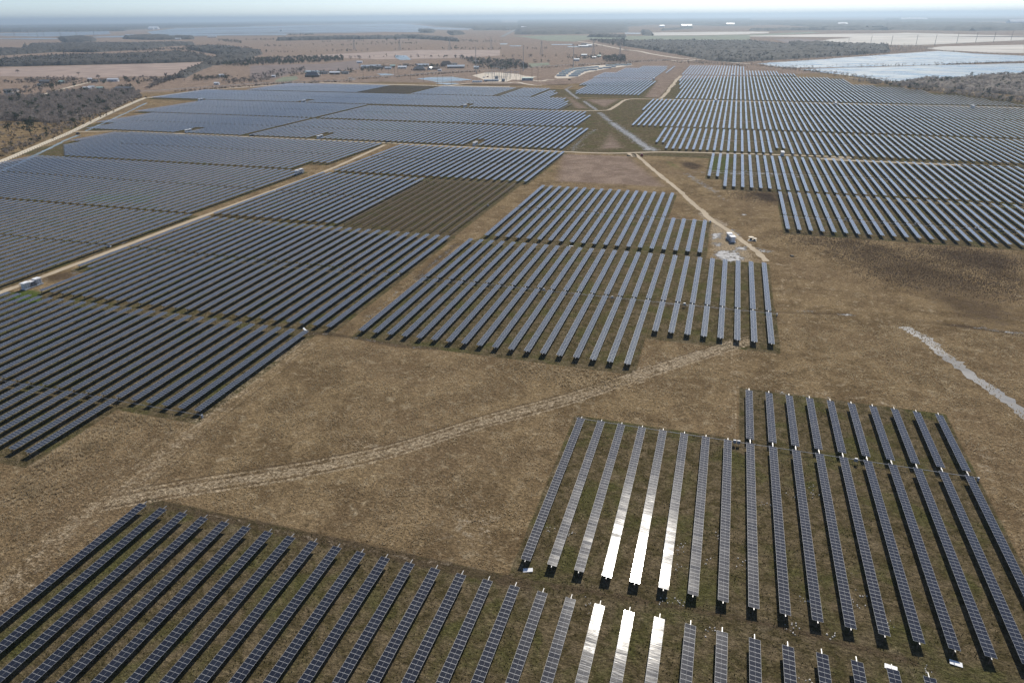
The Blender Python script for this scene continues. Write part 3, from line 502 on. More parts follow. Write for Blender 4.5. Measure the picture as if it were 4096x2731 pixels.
sheet('flooded_field', [(-6720.5,5430.9),(-6705.6,5922.3),(-6277.9,6282.9),(-4941.9,4957.9),(-4841.3,4594.2),(-4788.7,4173.6),(-5586.5,4508.4)], 0.8, 'paddy'); sheet('flooded_field', [(-4203.2,3895.4),(-4262.5,4118.4),(-4350.1,4493.7),(-4787.3,4948.7),(-4443.3,4777.6),(-3867.9,4205.6),(-3941.8,4068.9)], 0.8, 'paddy'); sheet('flooded_field', [(-5464.5,5918.8),(-7344.6,8525.1),(-7057.2,9735.3),(-7236.3,9982.9),(-7412.8,12145.9),(-6836.8,13385.2),(-6362.7,13649.4),(-4769.2,10838.4),(-3570.9,8560.7),(-2579.6,7151.1),(-2331.4,6363.6),(-2931.1,6699.1),(-2428.2,5584.1),(-2491.0,5418.4),(-2794.3,5624.5),(-2788.9,5447.9),(-2982.2,5138.0),(-3246.5,4914.8),(-2995.3,4521.2),(-3259.3,4480.8),(-3451.0,4437.3),(-3545.3,4222.7),(-4350.4,4772.9)], 0.9, 'paddy'); sheet('flooded_field', [(-4700.9,3788.0),(-4504.4,3895.5),(-4190.8,3791.1),(-3986.5,3597.9),(-4169.3,3538.7),(-4527.6,3647.0)], 0.7, 'paddy')
sheet('flooded_field', [(-977.1,3061.0),(-951.0,3085.0),(-911.6,2957.3),(-943.3,2955.2)], 0.3, 'pond'); sheet('flooded_field', [(-867.8,2840.2),(-818.8,2843.9),(-801.4,2770.4),(-847.2,2785.1)], 0.3, 'pond'); sheet('flooded_field', [(-733.3,2990.1),(-649.1,3016.5),(-628.0,2936.2),(-709.9,2910.5)], 0.3, 'pond'); sheet('flooded_field', [(-619.1,2785.3),(-578.4,2806.7),(-560.4,2719.9),(-598.2,2699.5)], 0.3, 'pond'); sheet('flooded_field', [(-749.6,5186.9),(-630.0,5146.8),(-592.0,4746.9),(-693.6,4803.2)], 0.7, 'paddy'); sheet('flooded_field', [(-997.6,2067.9),(-949.0,2046.5),(-839.9,1839.2),(-865.0,1822.1),(-925.5,1920.3)], 0.3, 'pond'); sheet('flooded_field', [(-907.0,1418.5),(-874.5,1418.4),(-846.6,1394.8),(-839.7,1368.4),(-862.2,1350.7)], 0.2, 'pond')
sheet('stubble_field', [(-576.3,5170.5),(-257.5,5314.7),(74.4,5368.1),(74.5,5380.2),(197.3,5300.6),(177.1,4885.5),(67.2,4733.3),(65.9,4614.0),(-211.9,4411.3),(-466.4,4337.9)], 0.6, 'stubble'); sheet('stubble_field', [(62.4,4308.6),(284.3,4500.5),(519.3,4703.7),(825.6,4783.4),(954.8,4930.4),(1337.4,4228.9),(1130.8,3561.6),(949.8,3365.7),(705.6,3075.9),(586.6,2949.5),(522.8,3002.9),(536.5,3064.6),(429.2,3165.4),(307.5,3300.0),(402.5,3688.3),(491.3,3815.8),(535.4,3986.1),(60.6,4143.1)], 0.62, 'stubble'); sheet('stubble_field', [(585.2,2706.9),(681.8,2883.5),(973.7,3054.5),(774.4,2410.9),(691.7,2425.2),(658.5,2497.8),(608.0,2560.2)], 0.4, 'stubble')
sheet('green_field', [(-1294.6,4238.5),(-1061.8,4444.8),(-620.6,4302.0),(-620.6,4302.0),(-207.8,4329.3),(65.1,4547.8),(456.0,5271.9),(489.6,4970.8),(61.5,4224.2),(52.6,3441.3),(-253.3,3563.7),(-512.0,3557.3),(-520.3,3614.3),(-698.8,3610.6),(-704.4,3311.6),(-865.6,3436.2),(-1163.0,4077.6)], 0.3, 'meadow'); sheet('ploughed_field', [(160.9,3715.9),(276.7,3765.4),(362.1,3540.0),(274.1,3273.8),(188.0,3209.4)], 0.35, 'plough')
sheet('ploughed_field', [(-1129.8,1534.8),(-1068.3,1599.4),(-987.7,1631.4),(-980.5,1795.9),(-791.6,1462.8),(-857.8,1421.4),(-888.0,1359.5),(-830.9,1177.4),(-866.4,1170.4)], 0.06, 'plough'); sheet('pasture', [(-1714.4,1358.7),(-1507.0,1535.2),(-1438.5,1589.7),(-1343.9,1645.6),(-1104.3,1266.1),(-1106.3,1215.2),(-1175.1,1189.9),(-1212.3,1147.2),(-1456.0,1148.5)], 0.1, 'pasture'); sheet('pasture', [(-1318.6,1839.4),(-1164.7,2263.1),(-1061.7,2416.2),(-781.0,2445.8),(-665.8,2084.2),(-761.0,1919.8),(-951.6,1845.3),(-1207.5,1957.6),(-1262.0,1847.5)], 0.2, 'pasture')
sheet('green_field', [(-482.2,1731.9),(-442.0,1776.1),(-415.7,1688.8),(-441.5,1617.2)], 0.1, 'meadow'); sheet('green_field', [(-816.7,1180.2),(-843.7,1241.7),(-829.4,1268.1),(-786.6,1207.7),(-766.5,1148.9),(-791.4,1139.9)], 0.07, 'meadow')

# ------------------------------------------------------------ solar trackers
TILT = R(5.6)
def module_mesh():
    mb = MB(); W, L, T = 1.98, 0.985, 0.035; fr = 0.024
    x0, x1, y0, y1 = -W / 2, W / 2, -L / 2, L / 2
    mb.hexa([(x0, y0, 0), (x1, y0, 0), (x1, y1, 0), (x0, y1, 0), (x0, y0, T), (x1, y0, T), (x1, y1, T), (x0, y1, T)], 'alu')
    i = mb.f.index((4, 5, 6, 7)); del mb.f[i]; del mb.m[i]; mb.m[0] = mb.mi('back')
    a, b_, c, d = x0 + fr, x1 - fr, y0 + fr, y1 - fr
    base = len(mb.v); mb.v += [(a, c, T), (b_, c, T), (b_, d, T), (a, d, T), (-0.012, c, T), (0.012, c, T), (0.012, d, T), (-0.012, d, T)]
    al = mb.mi('alu'); ce = mb.mi('cells')
    mb.f += [(4, 5, base + 1, base + 5, base + 4, base), (5, 6, base + 2, base + 1), (6, 7, base + 3, base + 7, base + 6, base + 2), (7, 4, base, base + 3)]; mb.m += [al] * 4
    mb.f += [(base, base + 4, base + 7, base + 3), (base + 5, base + 1, base + 2, base + 6)]; mb.m += [ce] * 2
    mb.f.append((base + 4, base + 5, base + 6, base + 7)); mb.m.append(mb.mi('back'))
    return mb.mesh('solar_module')
def deck_mesh(L):
    mb = MB(); W, T = 2.0, 0.04
    mb.hexa([(-W/2, -L/2, 0), (W/2, -L/2, 0), (W/2, L/2, 0), (-W/2, L/2, 0), (-W/2, -L/2, T), (W/2, -L/2, T), (W/2, L/2, T), (-W/2, L/2, T)], 'alu', 'deck'); mb.m[0] = mb.mi('back')
    me = mb.mesh('panel_deck'); uvl = me.uv_layers.new(name='UVMap')
    for pl in me.polygons:
        for li in pl.loop_indices:
            v = me.vertices[me.loops[li].vertex_index].co; uvl.data[li].uv = (v.x / W + 0.5, v.y + L / 2 + 0.03)
    return me
MODULE = module_mesh(); DECK = {}; TUBE = {}
post_mb = MB(); post_mb.box((0, 0, 0.74), (0.11, 0.17, 1.48), 'rust'); post_mb.box((0, 0, 1.49), (0.2, 0.22, 0.1), 'steel'); POST = post_mb.mesh('post')
gear_mb = MB(); gear_mb.box((0, 0, 0), (0.3, 0.34, 0.36), 'steel'); gear_mb.tube((0, -0.15, -0.05), (0, -0.45, -0.05), 0.09, 'steel'); GEAR = gear_mb.mesh('gearbox')
def tube_mesh(L, e0, e1, mat='steel'):
    mb = MB(); mb.box((0, (e1 - e0) / 2, 0), (0.34, L + e0 + e1, 0.3) if mat == 'rust' else (0.14, L + e0 + e1, 0.14), 'darkrust' if mat == 'rust' else mat)
    if mat == 'rust': [mb.box((0, -L / 2 + 0.5 + i * 1.008, 0.1), (0.62, 0.16, 0.1), 'darkrust') for i in range(int(L / 1.008))]
    return mb.mesh('torque_tube')
HALF = {'near half': 'near half', 'far half': 'far half', 'short far half': 'short far half', 'short near half': 'short near half', '': ''}
def row_label(s):
    o, end, blk, half = s['lab']
    what = 'bare frame row' if s['bare'] else 'solar row'
    if half: return '%s, %s from %s, %s, %s' % (what, ordn(o), end, blk, half)
    return '%s, %s from %s, %s' % (what, ordn(o), end, blk)
tilt_by_row = {}
def tracker(s, detail):
    L = s['y1'] - s['y0']; yc = (s['y0'] + s['y1']) / 2
    short = {'the bottom edge block': 0}
    root = thing('bare_tracker' if s['bare'] else 'solar_tracker', row_label(s), 'tracker frame' if s['bare'] else 'solar tracker', (s['x'], yc, 0), 0, 'bare tracker frames' if s['bare'] else 'rows of solar panels')
    key = (round(L, 1), s['bare']); ti = TILT + rng.normal(0, R(0.5))
    if key not in TUBE: TUBE[key] = tube_mesh(L, 0.4, 0.75, 'rust' if s['bare'] else 'steel')
    put('torque_tube', TUBE[key], root, (0, 0, 1.57))
    n = max(3, int(round(L / 7.4)))
    for i in range(n + 1): put('post', POST, root, (0, -L / 2 + 0.15 + (L - 0.3) * i / n, 0))
    if s['lab'][3].endswith('far half'): put('gearbox', GEAR, root, (0, -L / 2 - 0.45, 1.45))
    if s['bare']:
        b_ = MB(); b_.box((0, 0, 1.76), (1.5 if s['block'] == 'far' else 0.8, L, 0.08), 'darkrust'); b_.obj('mounting_rails', root)
        return root
    if detail:
        m = int(L / 1.008)
        for i in range(m):
            y = -L / 2 + (L - m * 1.008) / 2 + 0.504 + 1.008 * i
            put('solar_module', MODULE, root, (0, y, MH - 0.02), (rng.normal(0, R(0.22)), ti + rng.normal(0, R(0.3)), 0))
    else:
        if key not in DECK: DECK[key] = deck_mesh(L)
        put('panel_deck', DECK[key], root, (0, 0, MH - 0.02), (0, ti, 0))
    return root
for s in single:
    tracker(s, s['y1'] < 192 and s['x'] > -128)
for s in bare_single:
    if not s['lab']: s['lab'] = (1, 'right', 'far', '')
nb = 0
for s in bare_single:
    t = tracker(s, False)
    if s['block'] == 'far':
        t['label'] = 'distant bare steel frame row in the dark strip below the substation' if s['x'] < -450 else 'lone bare steel frame row beside panelled rows below the substation'
        if s['x'] > -200: t['label'] = 'bare steel frame row at the right end of the far left field'
        t['group'] = 'bare frames of the dark far strip' if s['x'] < -450 else 'bare frames between panelled rows' if s['x'] < -200 else 'bare frame at the field end'
# all the remaining rows, as one object
mb = MB(); uvs = []
ct, st_ = math.cos(TILT), math.sin(TILT)
for s in rest:
    x, y0, y1 = s['x'], s['y0'], s['y1']; a = TILT + rng.normal(0, R(0.5)); dz = math.sin(a); dx = math.cos(a)
    z = MH; T = 0.05
    mb.hexa([(x - dx, y0, z + dz), (x + dx, y0, z - dz), (x + dx, y1, z - dz), (x - dx, y1, z + dz), (x - dx, y0, z + dz + T), (x + dx, y0, z - dz + T), (x + dx, y1, z - dz + T), (x - dx, y1, z + dz + T)], 'alu', 'deck')
    mb.m[-6] = mb.mi('back')
    b0 = len(mb.v) - 8; uvs.append((b0, y0, y1))
    mb.box((x, (y0 + y1) / 2, 1.5), (0.13, y1 - y0 + 1.0, 0.13), 'steel')
    n = max(1, int(round((y1 - y0) / 7.4)))
    for i in range(n + 1): mb.box((x, y0 + 0.15 + (y1 - y0 - 0.3) * i / n, 0.72), (0.12, 0.17, 1.44), 'rust')
me = mb.mesh('solar_rows'); uvl = me.uv_layers.new(name='UVMap')
vu = np.zeros((len(mb.v), 2), np.float32)
for b0, y0, y1 in uvs:
    for j, (u, v) in enumerate(((0, y0), (1, y0), (1, y1), (0, y1)) * 2): vu[b0 + j] = (u, v + 0.03)
li = np.zeros(len(me.loops), np.int32); me.loops.foreach_get('vertex_index', li); uvl.data.foreach_set('uv', vu[li].ravel())
put('solar_rows', me, label='hundreds of distant solar panel rows filling the far fields', cat='solar panels', kind='stuff')
# drive shafts that link the rows
def shaft(x0, x1, y, z, lab, mat='steel', r=0.07):
    n = int((x1 - x0) / 5.6); t = thing('drive_shaft', lab, 'drive shaft', ((x0 + x1) / 2, y, 0))
    mb = MB(); mb.tube((-(x1 - x0) / 2, 0, z), ((x1 - x0) / 2, 0, z), r, mat); mb.obj('shaft', t)
    mb = MB(); mb.box(((x1 - x0) / 2 + 0.3, 0, 0.5), (0.4, 0.5, 1.0), 'grey'); mb.obj('motor', t)
    return t
shaft(-31, 68, 162.6, 0.9, 'pale steel drive shaft linking the rows of the lower right block', 'alu'); shaft(-290 + 14, -134, 134.7, 0.8, 'thin drive shaft along the step of the dark left block')
shaft(-119, 26, 256.3, 0.8, 'pale drive shaft crossing under the middle block rows', 'alu'); shaft(-113, -3, 382.5, 0.8, 'drive shaft crossing the upper middle block rows'); shaft(34, 200, 404.0, 0.8, 'drive shaft crossing the lowest block of the right field', 'alu'); shaft(-11, 210, 524.2, 0.8, 'drive shaft crossing the right field below the cross road', 'alu')
shaft(-60, 235, 663.8, 0.8, 'drive shaft crossing the right field just above the cross road', 'alu'); shaft(-93, 250, 795.8, 0.8, 'drive shaft crossing the middle of the right field', 'alu'); shaft(-101, 280, 924.8, 0.8, 'drive shaft crossing the right field below its upper lane', 'alu')

# ------------------------------------------------------------ grass and weeds
def blades(name, pts, h, wd, per, mat, label, lean=0.5):
    n = len(pts); hh = h * rng.uniform(0.55, 1.3, (n, 1)); V_, F_ = [], []
    tri = np.zeros((n, per, 3, 3), np.float32)
    ang = rng.uniform(0, 2 * math.pi, (n, per)); r = rng.uniform(0, 0.28, (n, per)) * hh
    cx = pts[:, :1] + np.cos(ang) * r; cy = pts[:, 1:2] + np.sin(ang) * r
    a2 = rng.uniform(0, 2 * math.pi, (n, per)); w2 = wd * rng.uniform(0.5, 1.2, (n, per)); L = hh * rng.uniform(0.6, 1.1, (n, per))
    tri[..., 0, 0] = cx - np.cos(a2) * w2; tri[..., 0, 1] = cy - np.sin(a2) * w2
    tri[..., 1, 0] = cx + np.cos(a2) * w2; tri[..., 1, 1] = cy + np.sin(a2) * w2
    ln = rng.uniform(0, lean, (n, per)) * L
    tri[..., 2, 0] = cx + np.cos(ang) * ln; tri[..., 2, 1] = cy + np.sin(ang) * ln; tri[..., 2, 2] = L
    Vv = tri.reshape(-1, 3); Ff = np.arange(len(Vv)).reshape(-1, 3)
    return put(name, tri_mesh(name, Vv, Ff, [mat]), label=label, cat='grass', kind='stuff')
def near_cover(ch, x, y):
    ix = np.clip(np.round((x - NX0) / (NX1 - NX0) * 500).astype(int), 0, 500); iy = np.clip(np.round((y - NY0) / (NY1 - NY0) * round((NY1 - NY0) / 0.7)).astype(int), 0, round((NY1 - NY0) / 0.7))
    return cover[ch][iy * 501 + ix]
def vnoise(x, y, s, seed=0):
    g = np.random.default_rng(seed).random((64, 64)); u, v = x / s, y / s; i, j = np.floor(u).astype(int), np.floor(v).astype(int); a, b_ = u - i, v - j; a = a * a * (3 - 2 * a); b_ = b_ * b_ * (3 - 2 * b_)
    f = lambda p_, q: g[p_ % 64, q % 64]
    return (f(i, j) * (1 - a) + f(i + 1, j) * a) * (1 - b_) + (f(i, j + 1) * (1 - a) + f(i + 1, j + 1) * a) * b_
def scatter(n, dist_pow=2.0):
    y = NY0 + (NY1 - NY0) * rng.random(n) ** 1.15; x = rng.uniform(-195, 150, n)
    ok = (x > -0.95 * y - 90) & (x < 0.42 * y + 20)
    return x[ok], y[ok]
x, y = scatter(230000)
k = (near_cover('mow', x, y) < 0.3) & (near_cover('track', x, y) < 0.45) & (near_cover('rut', x, y) < 0.4) & (near_cover('wet', x, y) < 0.3)
k &= (vnoise(x, y, 9, 1) * 0.6 + vnoise(x, y, 2.6, 2) * 0.4) > rng.uniform(0.38, 0.66, len(x))
blades('dry_grass', np.c_[x, y][k], 0.42, 0.07, 6, 'straw', 'tall dry straw grass standing on the open ground')
tp = [(-155.1,103.3),(-153.8,108.6),(-153.6,113.9),(-150.1,96.4),(-153.4,128.8),(-154.4,134.8),(-149.1,132.5),(-153.3,119.4),(-158.3,111.4),(-151.6,94.2),(-142.9,130.6),(-139.0,132.9)]
tx = np.concatenate([rng.normal(a, 3.2, 150) for a, b_ in tp]); ty = np.concatenate([rng.normal(b_, 2.4, 150) for a, b_ in tp])
k = near_cover('mow', tx, ty) < 0.3
blades('dry_grass', np.c_[tx, ty][k], 0.8, 0.08, 8, 'straw', 'pale clumps of tall grass below the dark left block', 0.8)
tp = [(-57.4,189.9),(-50.4,185.7),(-44.9,186.6),(-39.1,185.9),(-33.3,184.6),(-28.7,188.9),(-36.4,192.8),(-47.9,192.6),(-23.0,187.6)]
tx = np.concatenate([rng.normal(a, 4, 120) for a, b_ in tp]); ty = np.concatenate([rng.normal(b_, 2.6, 120) for a, b_ in tp])
k = near_cover('mow', tx, ty) < 0.2
blades('dry_grass', np.c_[tx, ty][k], 0.7, 0.08, 8, 'straw', 'pale clumps of tall grass below the middle block', 0.8)
x, y = scatter(90000)
k = (near_cover('mow', x, y) > 0.5) & (vnoise(x, y, 6, 5) > rng.uniform(0.3, 0.8, len(x)))
blades('weeds', np.c_[x, y][k], 0.2, 0.1, 5, 'weed', 'small dark weeds dotting the mown strips between rows', 0.8)
dp = [(45.7,363.0),(59.7,364.2),(72.7,360.1),(83.5,346.2),(93.3,333.5),(101.8,319.8),(110.6,311.1),(122.9,316.4),(63.5,340.7),(73.1,321.7),(83.6,314.7),(102.2,360.8),(113.9,356.9),(125.8,355.6),(127.4,340.9),(112.3,338.8),(23.3,456.2),(28.7,457.7),(31.0,448.2)]
tx = np.concatenate([rng.normal(a, 9, 1100) for a, b_ in dp]); ty = np.concatenate([rng.normal(b_, 9, 1100) for a, b_ in dp])
blades('brush', np.c_[tx, ty], 0.38, 0.09, 5, 'brushm', 'dark brown brush patches beside the diagonal corridor on the right', 0.7)
# loose pale stones and rubbish on the mown strips
mb = MB()
for cx, cy, n in [(a, b_, 7) for a, b_ in [(29.6,149.3),(29.7,146.4),(25.1,143.9),(8.5,125.1),(25.0,111.3),(34.6,111.8),(39.5,108.8),(22.6,103.8),(29.0,103.9),(8.3,97.9),(1.5,118.9),(13.9,117.5),(18.6,138.6),(1.7,103.3),(44.1,100.1),(24.2,91.8),(7.1,116.4),(22.0,101.9),(35.8,114.9),(-0.8,103.0),(1.7,103.3),(-14.7,97.7),(-26.8,116.8),(-22.1,116.7),(1.3,112.3),(1.4,118.7)]]:
    for i in range(n):
        a, e = rng.normal(cx, 0.7), rng.normal(cy, 0.7); s = rng.uniform(0.06, 0.19)
        mb.box((a, e, s * 0.4), (s * 2, s * 1.4, s), 'stone', rng.uniform(0, 3), taper=0.6)
mb.obj('stones', label='scattered pale stones on the mown strips of the right hand block', cat='stones', kind='stuff')

# ------------------------------------------------------------ trees
def crown(kind, n, h, wd):
    tri = np.zeros((n, 3, 3))
    if kind == 'bare':
        d = rng.normal(0, 1, (n, 3)); d /= np.linalg.norm(d, axis=1)[:, None]; d[:, 2] = np.abs(d[:, 2]) * 0.9 - 0.25
        rr = rng.uniform(0.25, 1, (n, 1)) ** 0.6
        c = d * rr * np.array([wd / 2, wd / 2, h * 0.42]) + [0, 0, h * 0.55]
        dirn = d + [0, 0, 0.7] + rng.normal(0, 0.45, (n, 3)); dirn /= np.linalg.norm(dirn, axis=1)[:, None]
        L = h * rng.uniform(0.12, 0.24, (n, 1)); sd_ = np.cross(dirn, rng.normal(0, 1, (n, 3))); sd_ /= np.linalg.norm(sd_, axis=1)[:, None] + 1e-6
        wv = h * rng.uniform(0.008, 0.022, (n, 1))
        tri[:, 0] = c - sd_ * wv - dirn * L * 0.5; tri[:, 1] = c + sd_ * wv - dirn * L * 0.5; tri[:, 2] = c + dirn * L * 0.5
    else:
        nc = 9; cc = rng.normal(0, 1, (nc, 3)); cc /= np.linalg.norm(cc, axis=1)[:, None]; cc = cc * [wd * 0.3, wd * 0.3, h * 0.28] + [0, 0, h * 0.58]
        rad = rng.uniform(0.16, 0.3, nc) * wd; w_ = rng.integers(0, nc, n)
        d = rng.normal(0, 1, (n, 3)); d /= np.linalg.norm(d, axis=1)[:, None]
        c = cc[w_] + d * rad[w_][:, None] * rng.uniform(0.6, 1.05, (n, 1)) * [1, 1, 0.85]
        ts = 0.055 * wd * min(2.2, math.sqrt(240 / n))
        for q in range(3): tri[:, q] = c + rng.normal(0, ts, (n, 3))
    tri[..., 2] = np.maximum(tri[..., 2], 0.05)
    return tri
def trunk_tris(h, r, limbs=True):
    out = []
    def cone(p0, p1, r0, r1):
        p0, p1 = np.array(p0, float), np.array(p1, float)
        a = [np.array([math.cos(t), math.sin(t), 0]) for t in (0.3, 2.4, 4.5)]
        for i in range(3):
            j = (i + 1) % 3; q = [p0 + a[i] * r0, p0 + a[j] * r0, p1 + a[j] * r1, p1 + a[i] * r1]
            out.append([q[0], q[1], q[2]]); out.append([q[0], q[2], q[3]])
    cone((0, 0, -0.1), (0, 0, h * 0.5), r, r * 0.55)
    if limbs:
        for k in range(5):
            a = k * 1.3 + rng.uniform(0, 0.6); z = h * rng.uniform(0.25, 0.45)
            cone((0, 0, z), (math.cos(a) * h * 0.22, math.sin(a) * h * 0.22, h * rng.uniform(0.6, 0.85)), r * 0.5, r * 0.15)
    return np.array(out)
TEMPL = {}
def templ(kind, n, k):
    key = (kind, n, k)
    if key not in TEMPL:
        if kind == 'shrub': c = crown('ever', n, 1, rng.uniform(0.9, 1.3)); c[..., 2] = (c[..., 2] - 0.2).clip(0.0)
        else: c = crown('bare' if kind == 'bare' else 'ever', n, 1.0, rng.uniform(0.55, 0.85)); c = np.concatenate([c[:n * 2 // 3], crown('bare', n // 2, 1.0, 0.8)]) if kind == 'dense' else c
        TEMPL[key] = (c, trunk_tris(1.0, 0.022, n > 60))
    return TEMPL[key]
def wood(name, label, pts, h, n, kinds=(('bare', 1.0),), kind='stuff', cat='woodland', zoff=0.0):
    T, I = [], []
    kn = [k_[0] for k_ in kinds]; pr = np.array([k_[1] for k_ in kinds]); pr = pr / pr.sum(); mats = ['bare', 'bark', 'ever', 'scrub', 'twigm']
    ks = rng.choice(len(kn), len(pts), p=pr)
    for q, (px, py) in enumerate(pts):
        kd = kn[ks[q]]; c, tr = templ(kd, n, rng.integers(0, 7)); s = h * rng.uniform(0.6, 1.25) * (0.45 if kd in ('shrub', 'scrub') else 1.0); a = rng.uniform(0, 6.28); ca, sa = math.cos(a), math.sin(a)
        Rm = np.array([[ca, -sa, 0], [sa, ca, 0], [0, 0, 1]]); Rm = Rm * np.array([1.0, 1.0, 1.0]) * s
        t = c @ Rm.T + [px, py, zoff]; T.append(t); I.append(np.full(len(t), {'bare': 0, 'dense': 4, 'ever': 2, 'shrub': 3, 'scrub': 3}[kd]))
        if kd != 'shrub': t = tr @ Rm.T + [px, py, zoff]; T.append(t); I.append(np.full(len(t), 1))
    T = np.concatenate(T).reshape(-1, 3); F_ = np.arange(len(T)).reshape(-1, 3)
    return put(name, tri_mesh(name, T, F_, mats, np.concatenate(I)), label=label, cat=cat, kind=kind)
def fill(poly, n, holes=()):
    p_ = np.array(poly); out = np.zeros((0, 2)); x0, x1, y0, y1 = p_[:, 0].min(), p_[:, 0].max(), p_[:, 1].min(), p_[:, 1].max()
    A = abs(sum(p_[i - 1][0] * p_[i][1] - p_[i][0] * p_[i - 1][1] for i in range(len(p_)))) / 2
    m = int(n * (x1 - x0) * (y1 - y0) / max(A, 1)) + 1
    x = rng.uniform(x0, x1, m); y = rng.uniform(y0, y1, m); k = inside(poly, x, y)
    for h_ in holes: k &= ~inside(h_, x, y)
    return np.c_[x, y][k]
def along(pts, n, spread):
    p_ = np.array(pts); d = np.r_[0, np.cumsum(np.hypot(*np.diff(p_, axis=0).T))]; t = rng.uniform(0, d[-1], n)
    return np.c_[np.interp(t, d, p_[:, 0]), np.interp(t, d, p_[:, 1])] + rng.normal(0, spread, (n, 2))
def canopy(name, label, poly, h, step, kind='bare', rough=0.45):
    p_ = np.array(poly); x0, x1, y0, y1 = p_[:, 0].min(), p_[:, 0].max(), p_[:, 1].min(), p_[:, 1].max()
    nx, ny = min(700, int((x1 - x0) / step) + 2), min(700, int((y1 - y0) / step) + 2)
    gx, gy = np.meshgrid(np.linspace(x0, x1, nx), np.linspace(y0, y1, ny)); gx = gx + rng.normal(0, (x1 - x0) / nx * 0.25, gx.shape); gy = gy + rng.normal(0, (y1 - y0) / ny * 0.25, gy.shape)
    ins = inside(poly, gx, gy) & (vnoise(gx, gy, step * 7, 3) * 0.6 + rng.random(gx.shape) * 0.4 > 0.22)
    z = np.where(ins, h * (1 - rough + 2 * rough * rng.random(gx.shape)) * (0.7 + 0.6 * vnoise(gx, gy, step * 9, 7)), -0.3)
    idx = np.arange(nx * ny).reshape(ny, nx); q = np.stack([idx[:-1, :-1], idx[:-1, 1:], idx[1:, 1:], idx[1:, :-1]], -1)
    k = ins[:-1, :-1] | ins[:-1, 1:] | ins[1:, 1:] | ins[1:, :-1]; q = q[k]
    used = np.unique(q); mp = np.full(nx * ny, -1); mp[used] = np.arange(len(used))
    return put(name, tri_mesh(name, np.c_[gx.ravel(), gy.ravel(), z.ravel()][used], mp[q], [kind]), label=label, cat='forest', kind='stuff')
MIX = (('bare', 0.86), ('ever', 0.06), ('shrub', 0.08))
wood('woods', 'leafless grey woods along the white perimeter road at left', fill([(-1041.4,788.0),(-1039.1,809.3),(-997.0,810.2),(-980.7,817.0),(-1007.0,877.6),(-981.6,900.9),(-909.0,907.0),(-876.3,911.7),(-834.4,865.1),(-771.7,760.0),(-737.9,707.6),(-720.7,668.3),(-698.7,621.4),(-683.2,589.8),(-707.8,595.3),(-757.7,607.3),(-783.2,601.1),(-773.8,567.8)], 1900), 9.0, 80, MIX)
wood('woods', 'sparse scrubby edge of the woods beside the white perimeter road', np.vstack([fill([(-783.2,601.1),(-713.3,605.8),(-695.1,613.2),(-668.8,593.3),(-617.5,519.8),(-604.0,484.4),(-578.5,441.4),(-574.7,421.8),(-765.7,569.8)], 170), along([(-578.8,430.9),(-602.6,464.8),(-625.5,504.4),(-650.8,549.7),(-683.4,607.1),(-727.8,680.6),(-789.1,777.9),(-835.5,864.8)], 420, 5)]), 5.0, 70, (('bare', 0.45), ('shrub', 0.5), ('ever', 0.05)))
wood('woods', 'dark leafless wood between the right hand field and the lake', np.vstack([fill([(255.9,1315.8),(299.0,1390.6),(317.6,1425.8),(359.9,1410.4),(430.2,1506.1),(522.0,1577.3),(382.8,1133.0),(339.0,1201.7),(287.8,1281.7)], 1100), fill([(192.0,1374.0),(221.6,1337.5),(253.3,1301.4),(278.3,1235.5),(325.6,1150.5),(367.2,1083.2),(354.2,1041.8),(334.9,1058.4),(313.3,1103.3),(288.1,1147.5),(268.2,1186.5),(232.9,1270.4),(207.8,1320.2),(189.4,1353.5)], 500)]), 7.0, 80, (('bare', 0.8), ('ever', 0.1), ('shrub', 0.1)))
wood('hedge', 'scrub hedge along the top edge of the right hand field', along([(33.9,1785.3),(75.6,1702.2),(132.0,1615.4),(179.2,1511.2),(209.2,1466.4),(246.6,1340.9)], 420, 9), 6.0, 40, (('bare', 0.6), ('shrub', 0.4)), cat='hedge')
wood('hedge', 'bushes on the dike between the two lakes', along([(111.8,1674.9),(178.7,1696.3),(222.7,1727.3),(320.2,1778.1),(318.1,1777.8),(441.9,1841.1),(503.9,1888.2),(628.1,1938.6)], 130, 3), 7.0, 40, (('bare', 0.6), ('shrub', 0.4)), cat='hedge'); wood('hedge', 'dense bushes at the right end of the lake dike', along([(441.9,1841.1),(478.9,1869.1),(527.2,1899.5),(576.3,1930.3),(633.2,1954.9)], 240, 8), 5.0, 40, (('bare', 0.2), ('shrub', 0.8)), cat='hedge')
wood('hedge', 'low bushes on the far dike behind the upper lake', along([(34.8,1860.6),(211.1,2037.4),(412.0,2324.3),(415.6,2361.0),(585.1,2557.7),(641.7,2431.6),(739.5,2298.1)], 260, 5), 5.0, 30, (('bare', 0.4), ('shrub', 0.6)), cat='hedge')
wood('woods', 'broad grey wood beyond the right hand field', fill([(-477.6,3321.3),(-366.7,3426.6),(-160.6,3396.1),(51.3,3320.3),(191.2,2938.9),(300.1,3215.4),(379.3,3054.1),(519.5,2963.5),(420.4,2373.9),(305.9,2213.6),(161.7,2030.1),(35.1,1885.6),(4.2,1828.4),(-62.4,1893.9),(-149.1,2153.0),(-258.0,2432.8),(-395.8,2759.8)], 2600, ([(-133.9,2414.0),(29.1,2432.5),(28.2,2294.7),(-129.1,2333.8)], [(209.9,2799.1),(353.8,2838.3),(337.4,2699.3),(202.1,2686.5)])), 10.0, 36, (('dense', 0.9), ('ever', 0.1)))
wood('woods', 'wedge of grey wood in front of the pale right fields', fill([(485.5,2779.6),(574.6,2920.4),(609.1,2749.3),(585.4,2571.9),(480.9,2425.2),(412.5,2342.3),(413.0,2330.4),(366.8,2277.7),(442.6,2775.8),(519.5,2963.5)], 350), 9.0, 36)
